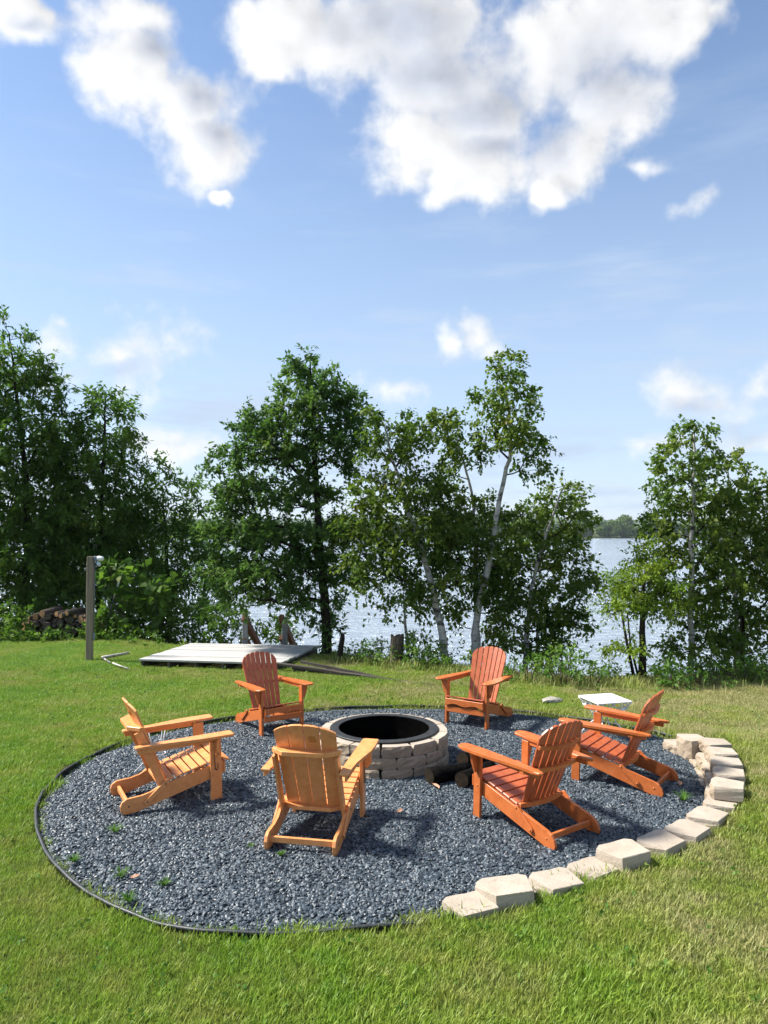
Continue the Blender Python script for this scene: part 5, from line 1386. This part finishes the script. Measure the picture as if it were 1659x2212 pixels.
# uncountable low greenery at the lip of the bluff and in front of the woodpile
def build_ground_cover():
    rng = np.random.default_rng(77); P = []
    for x in np.arange(-11.5, 9.0, 0.035):
        e = np.interp(x, BLUFF_X, BLUFF_Y)
        if -4.15 < x < -1.15: off = rng.uniform(0.2, 1.6)
        else: off = rng.normal(0.25, 0.45)
        lo = -0.9 if (x < -4.3 or x > 1.2) else -0.45
        off = max(off, lo)
        P.append((x, e + off, abs(rng.normal(0.0, 0.10)) + 0.04))
    for _ in range(130):
        x = rng.uniform(-8.6, -4.5); P.append((x, 15.62 - abs(rng.normal(0, 0.22)) + 0.1 * (x + 6), abs(rng.normal(0, 0.09)) + 0.03))
    for _ in range(22):
        P.append((rng.normal(-7.66, 0.14), 15.6, rng.uniform(0.1, 0.62)))
    for _ in range(40):
        P.append((rng.normal(-5.85, 0.14), 15.6, rng.uniform(0.0, 0.45)))
    P = np.array(P); P[:, 2] += ground_z(P[:, 0], P[:, 1]); ow = np.tile([0, -0.3, 0.5], (len(P), 1))
    L = P[:, 0] < -4.2
    stuff(obj('ground_cover', leaves_mesh('ground_cover', rng, P[~L], ow[~L], 20, 5, 0.17, 0.15, 0.07, 0.5, 'leaf_weed', up=0.5)))
    stuff(obj('creeping_vines', leaves_mesh('creeping_vines', rng, P[L], ow[L], 16, 5, 0.18, 0.15, 0.085, 0.6, 'leaf_ash', up=0.5)))
    # clover and broad-leaved weeds in the turf
    n = 1500; x = rng.uniform(-9, 7, n); y = rng.uniform(2.6, 14, n); cl = rng.integers(0, 90, n)
    x = x * 0.4 + rng.uniform(-8, 6, 90)[cl] * 0.6; y = y * 0.12 + (rng.uniform(2.6, 13.0, 90)[cl]) * 0.88
    ok = (poly_dist(x, y) > 0.12) & (y < np.interp(x, BLUFF_X, BLUFF_Y) - 0.5) & ~in_quad(x, y, DECK)
    Q = np.stack([x, y, ground_z(x, y) + 0.022], 1)[ok]
    stuff(obj('clover', leaves_mesh('clover', rng, Q, np.tile([0, 0, 0.4], (len(Q), 1)), 7, 4, 0.05, 0.0, 0.026, 0.85, 'leaf_shrub', up=0.1)))
    # vegetation on the slope down to the lake
    Q = []
    for _ in range(1500):
        x = rng.uniform(-12, 9); y = np.interp(x, BLUFF_X, BLUFF_Y) + rng.uniform(0.8, 5.5); Q.append((x, y, rng.uniform(0.0, 0.25)))
    Q = np.array(Q); Q[:, 2] += ground_z(Q[:, 0], Q[:, 1]); ow = np.tile([0, -0.2, 0.6], (len(Q), 1))
    stuff(obj('bank_vegetation', leaves_mesh('bank_vegetation', rng, Q, ow, 14, 5, 0.35, 0.15, 0.12, 0.5, 'leaf_shrub', up=0.5)))
    # long pale grass hanging over the lip on the right and round the stump
    b = 9000; x = np.concatenate([rng.uniform(1.2, 8.5, b * 2 // 3), rng.uniform(-0.9, 1.4, b // 3)]); n = len(x)
    y = np.interp(x, BLUFF_X, BLUFF_Y) + rng.normal(-0.55, 0.28, n); z = ground_z(x, y)
    base = np.stack([x, y, z], 1); d = rng.uniform(0, 2 * np.pi, n); h = rng.uniform(0.06, 0.18, n); ln = h * rng.uniform(0.3, 1.2, n)
    out = np.stack([np.cos(d), np.sin(d), np.zeros(n)], 1); sd = np.stack([-np.sin(d), np.cos(d), np.zeros(n)], 1) * 0.0032
    mid = base + out * (ln * 0.4)[:, None] + np.array([0, 0, 1.0]) * (h * 0.75)[:, None]; tip = base + out * ln[:, None] + np.array([0, 0, 1.0]) * (h * 0.85)[:, None]
    V = np.stack([base - sd, base + sd, mid + sd, mid - sd, tip], 1).reshape(-1, 3); k = np.arange(n) * 5
    F = np.concatenate([np.stack([k, k + 1, k + 2], 1), np.stack([k, k + 2, k + 3], 1), np.stack([k + 3, k + 2, k + 4], 1)])
    tt = rng.uniform(0.6, 1.6, n)
    stuff(obj('long_grass', mesh_np('long_grass', V, F, True, np.concatenate([tt, tt, tt]), ('grass_blade',))))
build_ground_cover()

# ------------------------------------------------------------------ weeds and litter on the gravel
WEEDS = [(2.50, 6.25, 0.15, 'largest grass weed sprouting in the gravel beside the block wall'), (-2.02, 5.62, 0.11, 'feathery weed in the gravel beside the light orange chair\'s rear foot'), (-1.72, 4.90, 0.11, 'upright weed in the gravel near the edging, beside a dead leaf'),
         (-2.12, 5.12, 0.09, 'small weed in the gravel touching the edging\'s inner side'), (-1.40, 4.78, 0.08, 'tiny bright weed in the gravel near the dead leaf'), (-0.72, 5.22, 0.06, 'small weed sprouting at the rear foot of the stickered chair'),
         (-1.56, 4.58, 0.10, 'weed clump growing over the edging at the near lawn'), (-0.95, 5.35, 0.05, 'flat tiny weed in the gravel beside the stickered chair')]
for k, (x, y, h, lab) in enumerate(WEEDS):
    rng = np.random.default_rng(900 + k); n = 34
    d = rng.uniform(0, 2 * np.pi, n); ln = h * rng.uniform(0.4, 1.1, n); hh = h * rng.uniform(0.35, 1.0, n)
    out = np.stack([np.cos(d), np.sin(d), np.zeros(n)], 1); sd = np.stack([-np.sin(d), np.cos(d), np.zeros(n)], 1) * 0.0042; b0 = out * 0.008
    up = np.array([0, 0, 1.0]); mid = b0 + out * (ln * 0.5)[:, None] + up * (hh * 0.8)[:, None]; tip = b0 + out * ln[:, None] + up * (hh * 0.75)[:, None]
    V = np.stack([b0 - sd, b0 + sd, mid + sd, mid - sd, tip], 1).reshape(-1, 3); q = np.arange(n) * 5
    F = np.concatenate([np.stack([q, q + 1, q + 2], 1), np.stack([q, q + 2, q + 3], 1), np.stack([q + 3, q + 2, q + 4], 1)])
    tg = rng.uniform(0.2, 0.8, n)
    tag(obj('weed', mesh_np('weed', V * [0.75, 0.75, 0.7], F, True, np.concatenate([tg, tg, tg]) * 0.4, ('leaf_shrub',)), None, (x, y, 0.004)), lab, 'weed')
for x, y, a, s, lab in [(-1.62, 4.86, 0.3, 0.032, 'curled dead leaf on the gravel beside the upright weed'), (2.62, 6.62, 1.2, 0.045, 'dead leaf on the gravel at the foot of the block wall'), (0.45, 6.55, 2.0, 0.06, 'pale dead leaf against the end of the longest charred log'),
                        (0.12, 5.98, 0.9, 0.035, 'brown dead leaf on the open gravel in front of the fire pit')]:
    V = []; F = []
    for i in range(5):
        for j in (-1, 0, 1): V.append((s * (i - 2) / 2, s * 0.45 * j * (1 - ((i - 2) / 2.4) ** 2), 0.010 + 0.35 * s * abs(j) * 0.6 + 0.004 * i))
    for i in range(4):
        for j in range(2): F.append((i * 3 + j, (i + 1) * 3 + j, (i + 1) * 3 + j + 1, i * 3 + j + 1))
    tag(obj('dead_leaf', poly_mesh('dead_leaf', V, F, 'dead_leaf', False), None, (x, y, 0.008), (0.2, 0.1, a)), lab, 'leaf')

# ------------------------------------------------------------------ far shore
def far_proto(kind, seed):
    rng = np.random.default_rng(seed)
    if kind == 'pine':
        h = 15.0; tips = []
        for z in np.linspace(0.8, 14.5, 17):
            r = 3.4 * (1 - (z / 15.2) ** 1.3) + 0.3; n = max(4, int(r * 7))
            a = rng.uniform(0, 6.283, n); rr = r * np.sqrt(rng.uniform(0.2, 1, n)); tips.append(np.stack([rr * np.cos(a), rr * np.sin(a), np.full(n, z) - rr * 0.25 + rng.normal(0, .2, n)], 1))
        tips = np.concatenate(tips); mat = 'leaf_far_dark'; ls = 0.75
    else:
        h = 12.0; tips = []; nb = 9
        for _ in range(nb):
            c = np.array([rng.uniform(-2.6, 2.6), rng.uniform(-2.4, 2.4), rng.uniform(1.8, 9.5)]); r = rng.uniform(1.6, 2.6)
            q = rng.normal(0, 1, (70, 3)); q /= np.linalg.norm(q, axis=1)[:, None]; tips.append(c + q * r * [1, 1, 0.85])
        tips = np.concatenate(tips); tips = tips[tips[:, 2] > 0.1]; mat = 'leaf_far' if kind == 'round' else 'leaf_far_dark'; ls = 0.85
    ow = tips - [0, 0, h * 0.45]; ow /= np.linalg.norm(ow, axis=1)[:, None]
    crown = leaves_mesh('crown', rng, tips, ow, 5, 3, 0.7, 0.1, ls, 0.8, mat)
    trunk = tubes_mesh('trunk', [([(0, 0, -1.0), (0.1, 0, h * 0.4), (0, 0.1, h * 0.8)], [0.28, 0.2, 0.06])], 'bark_dark', 6)
    return crown, trunk
FAR = {'round': ([far_proto('round', s) for s in (1, 2, 3)], 'light green rounded tree on the far shore of the lake', 'leafy trees on the far shore'),
       'dark': ([far_proto('dark', s) for s in (4, 5)], 'dark green rounded tree on the far shore of the lake', 'dark trees on the far shore'),
       'pine': ([far_proto('pine', 6)], 'dark conical pine on the far shore of the lake', 'pines on the far shore')}
rng = random.Random(21)
xs = []
x = -250.0
while x < 330: xs.append(x); x += rng.uniform(3.4, 5.4)
for k, (x, back) in enumerate([(v, 0) for v in xs] + [(v + 2.0, 1) for v in xs[::2]]):
    kind = rng.choices(['round', 'dark', 'pine'], [0.55, 0.3, 0.15])[0]
    protos, label, grp = FAR[kind]; crown, trunk = rng.choice(protos)
    y = 556.5 + rng.uniform(0, 22) + 40 * back; s = (1 + 0.2 * back) * rng.uniform(0.75, 1.12) * (1.3 if rng.random() < 0.12 else 1.0)
    t = thing('far_tree', label, 'tree', (x, y, min(float(ground_z(x, y)) - 0.3, -4.4)), rng.uniform(0, 6.28), grp, s)
    obj('crown', crown, t); obj('trunk', trunk, t)

# ------------------------------------------------------------------ the air over the lake
def build_haze():
    x, y0, y1, z0, z1 = 3500, -40, 3450, -9.0, 75.0
    V = [(-x, y0, z0), (x, y0, z0), (x, y1, z0), (-x, y1, z0), (-x, y0, z1), (x, y0, z1), (x, y1, z1), (-x, y1, z1)]
    F = [(0, 3, 2, 1), (4, 5, 6, 7), (0, 1, 5, 4), (1, 2, 6, 5), (2, 3, 7, 6), (3, 0, 4, 7)]
    m = bpy.data.materials.new('haze'); m.use_nodes = True; nt = m.node_tree; nt.nodes.clear()
    out = nt.nodes.new('ShaderNodeOutputMaterial'); v = nt.nodes.new('ShaderNodeVolumePrincipled')
    v.inputs['Color'].default_value = (0.80, 0.90, 1.0, 1); v.inputs['Density'].default_value = HAZE; v.inputs['Anisotropy'].default_value = 0.2
    nt.links.new(v.outputs[0], out.inputs['Volume'])
    MATS['haze'] = m
    stuff(obj('haze', mesh_np('haze', V, F, mats=('haze',))))
HAZE = 0.00013
if HAZE: build_haze()
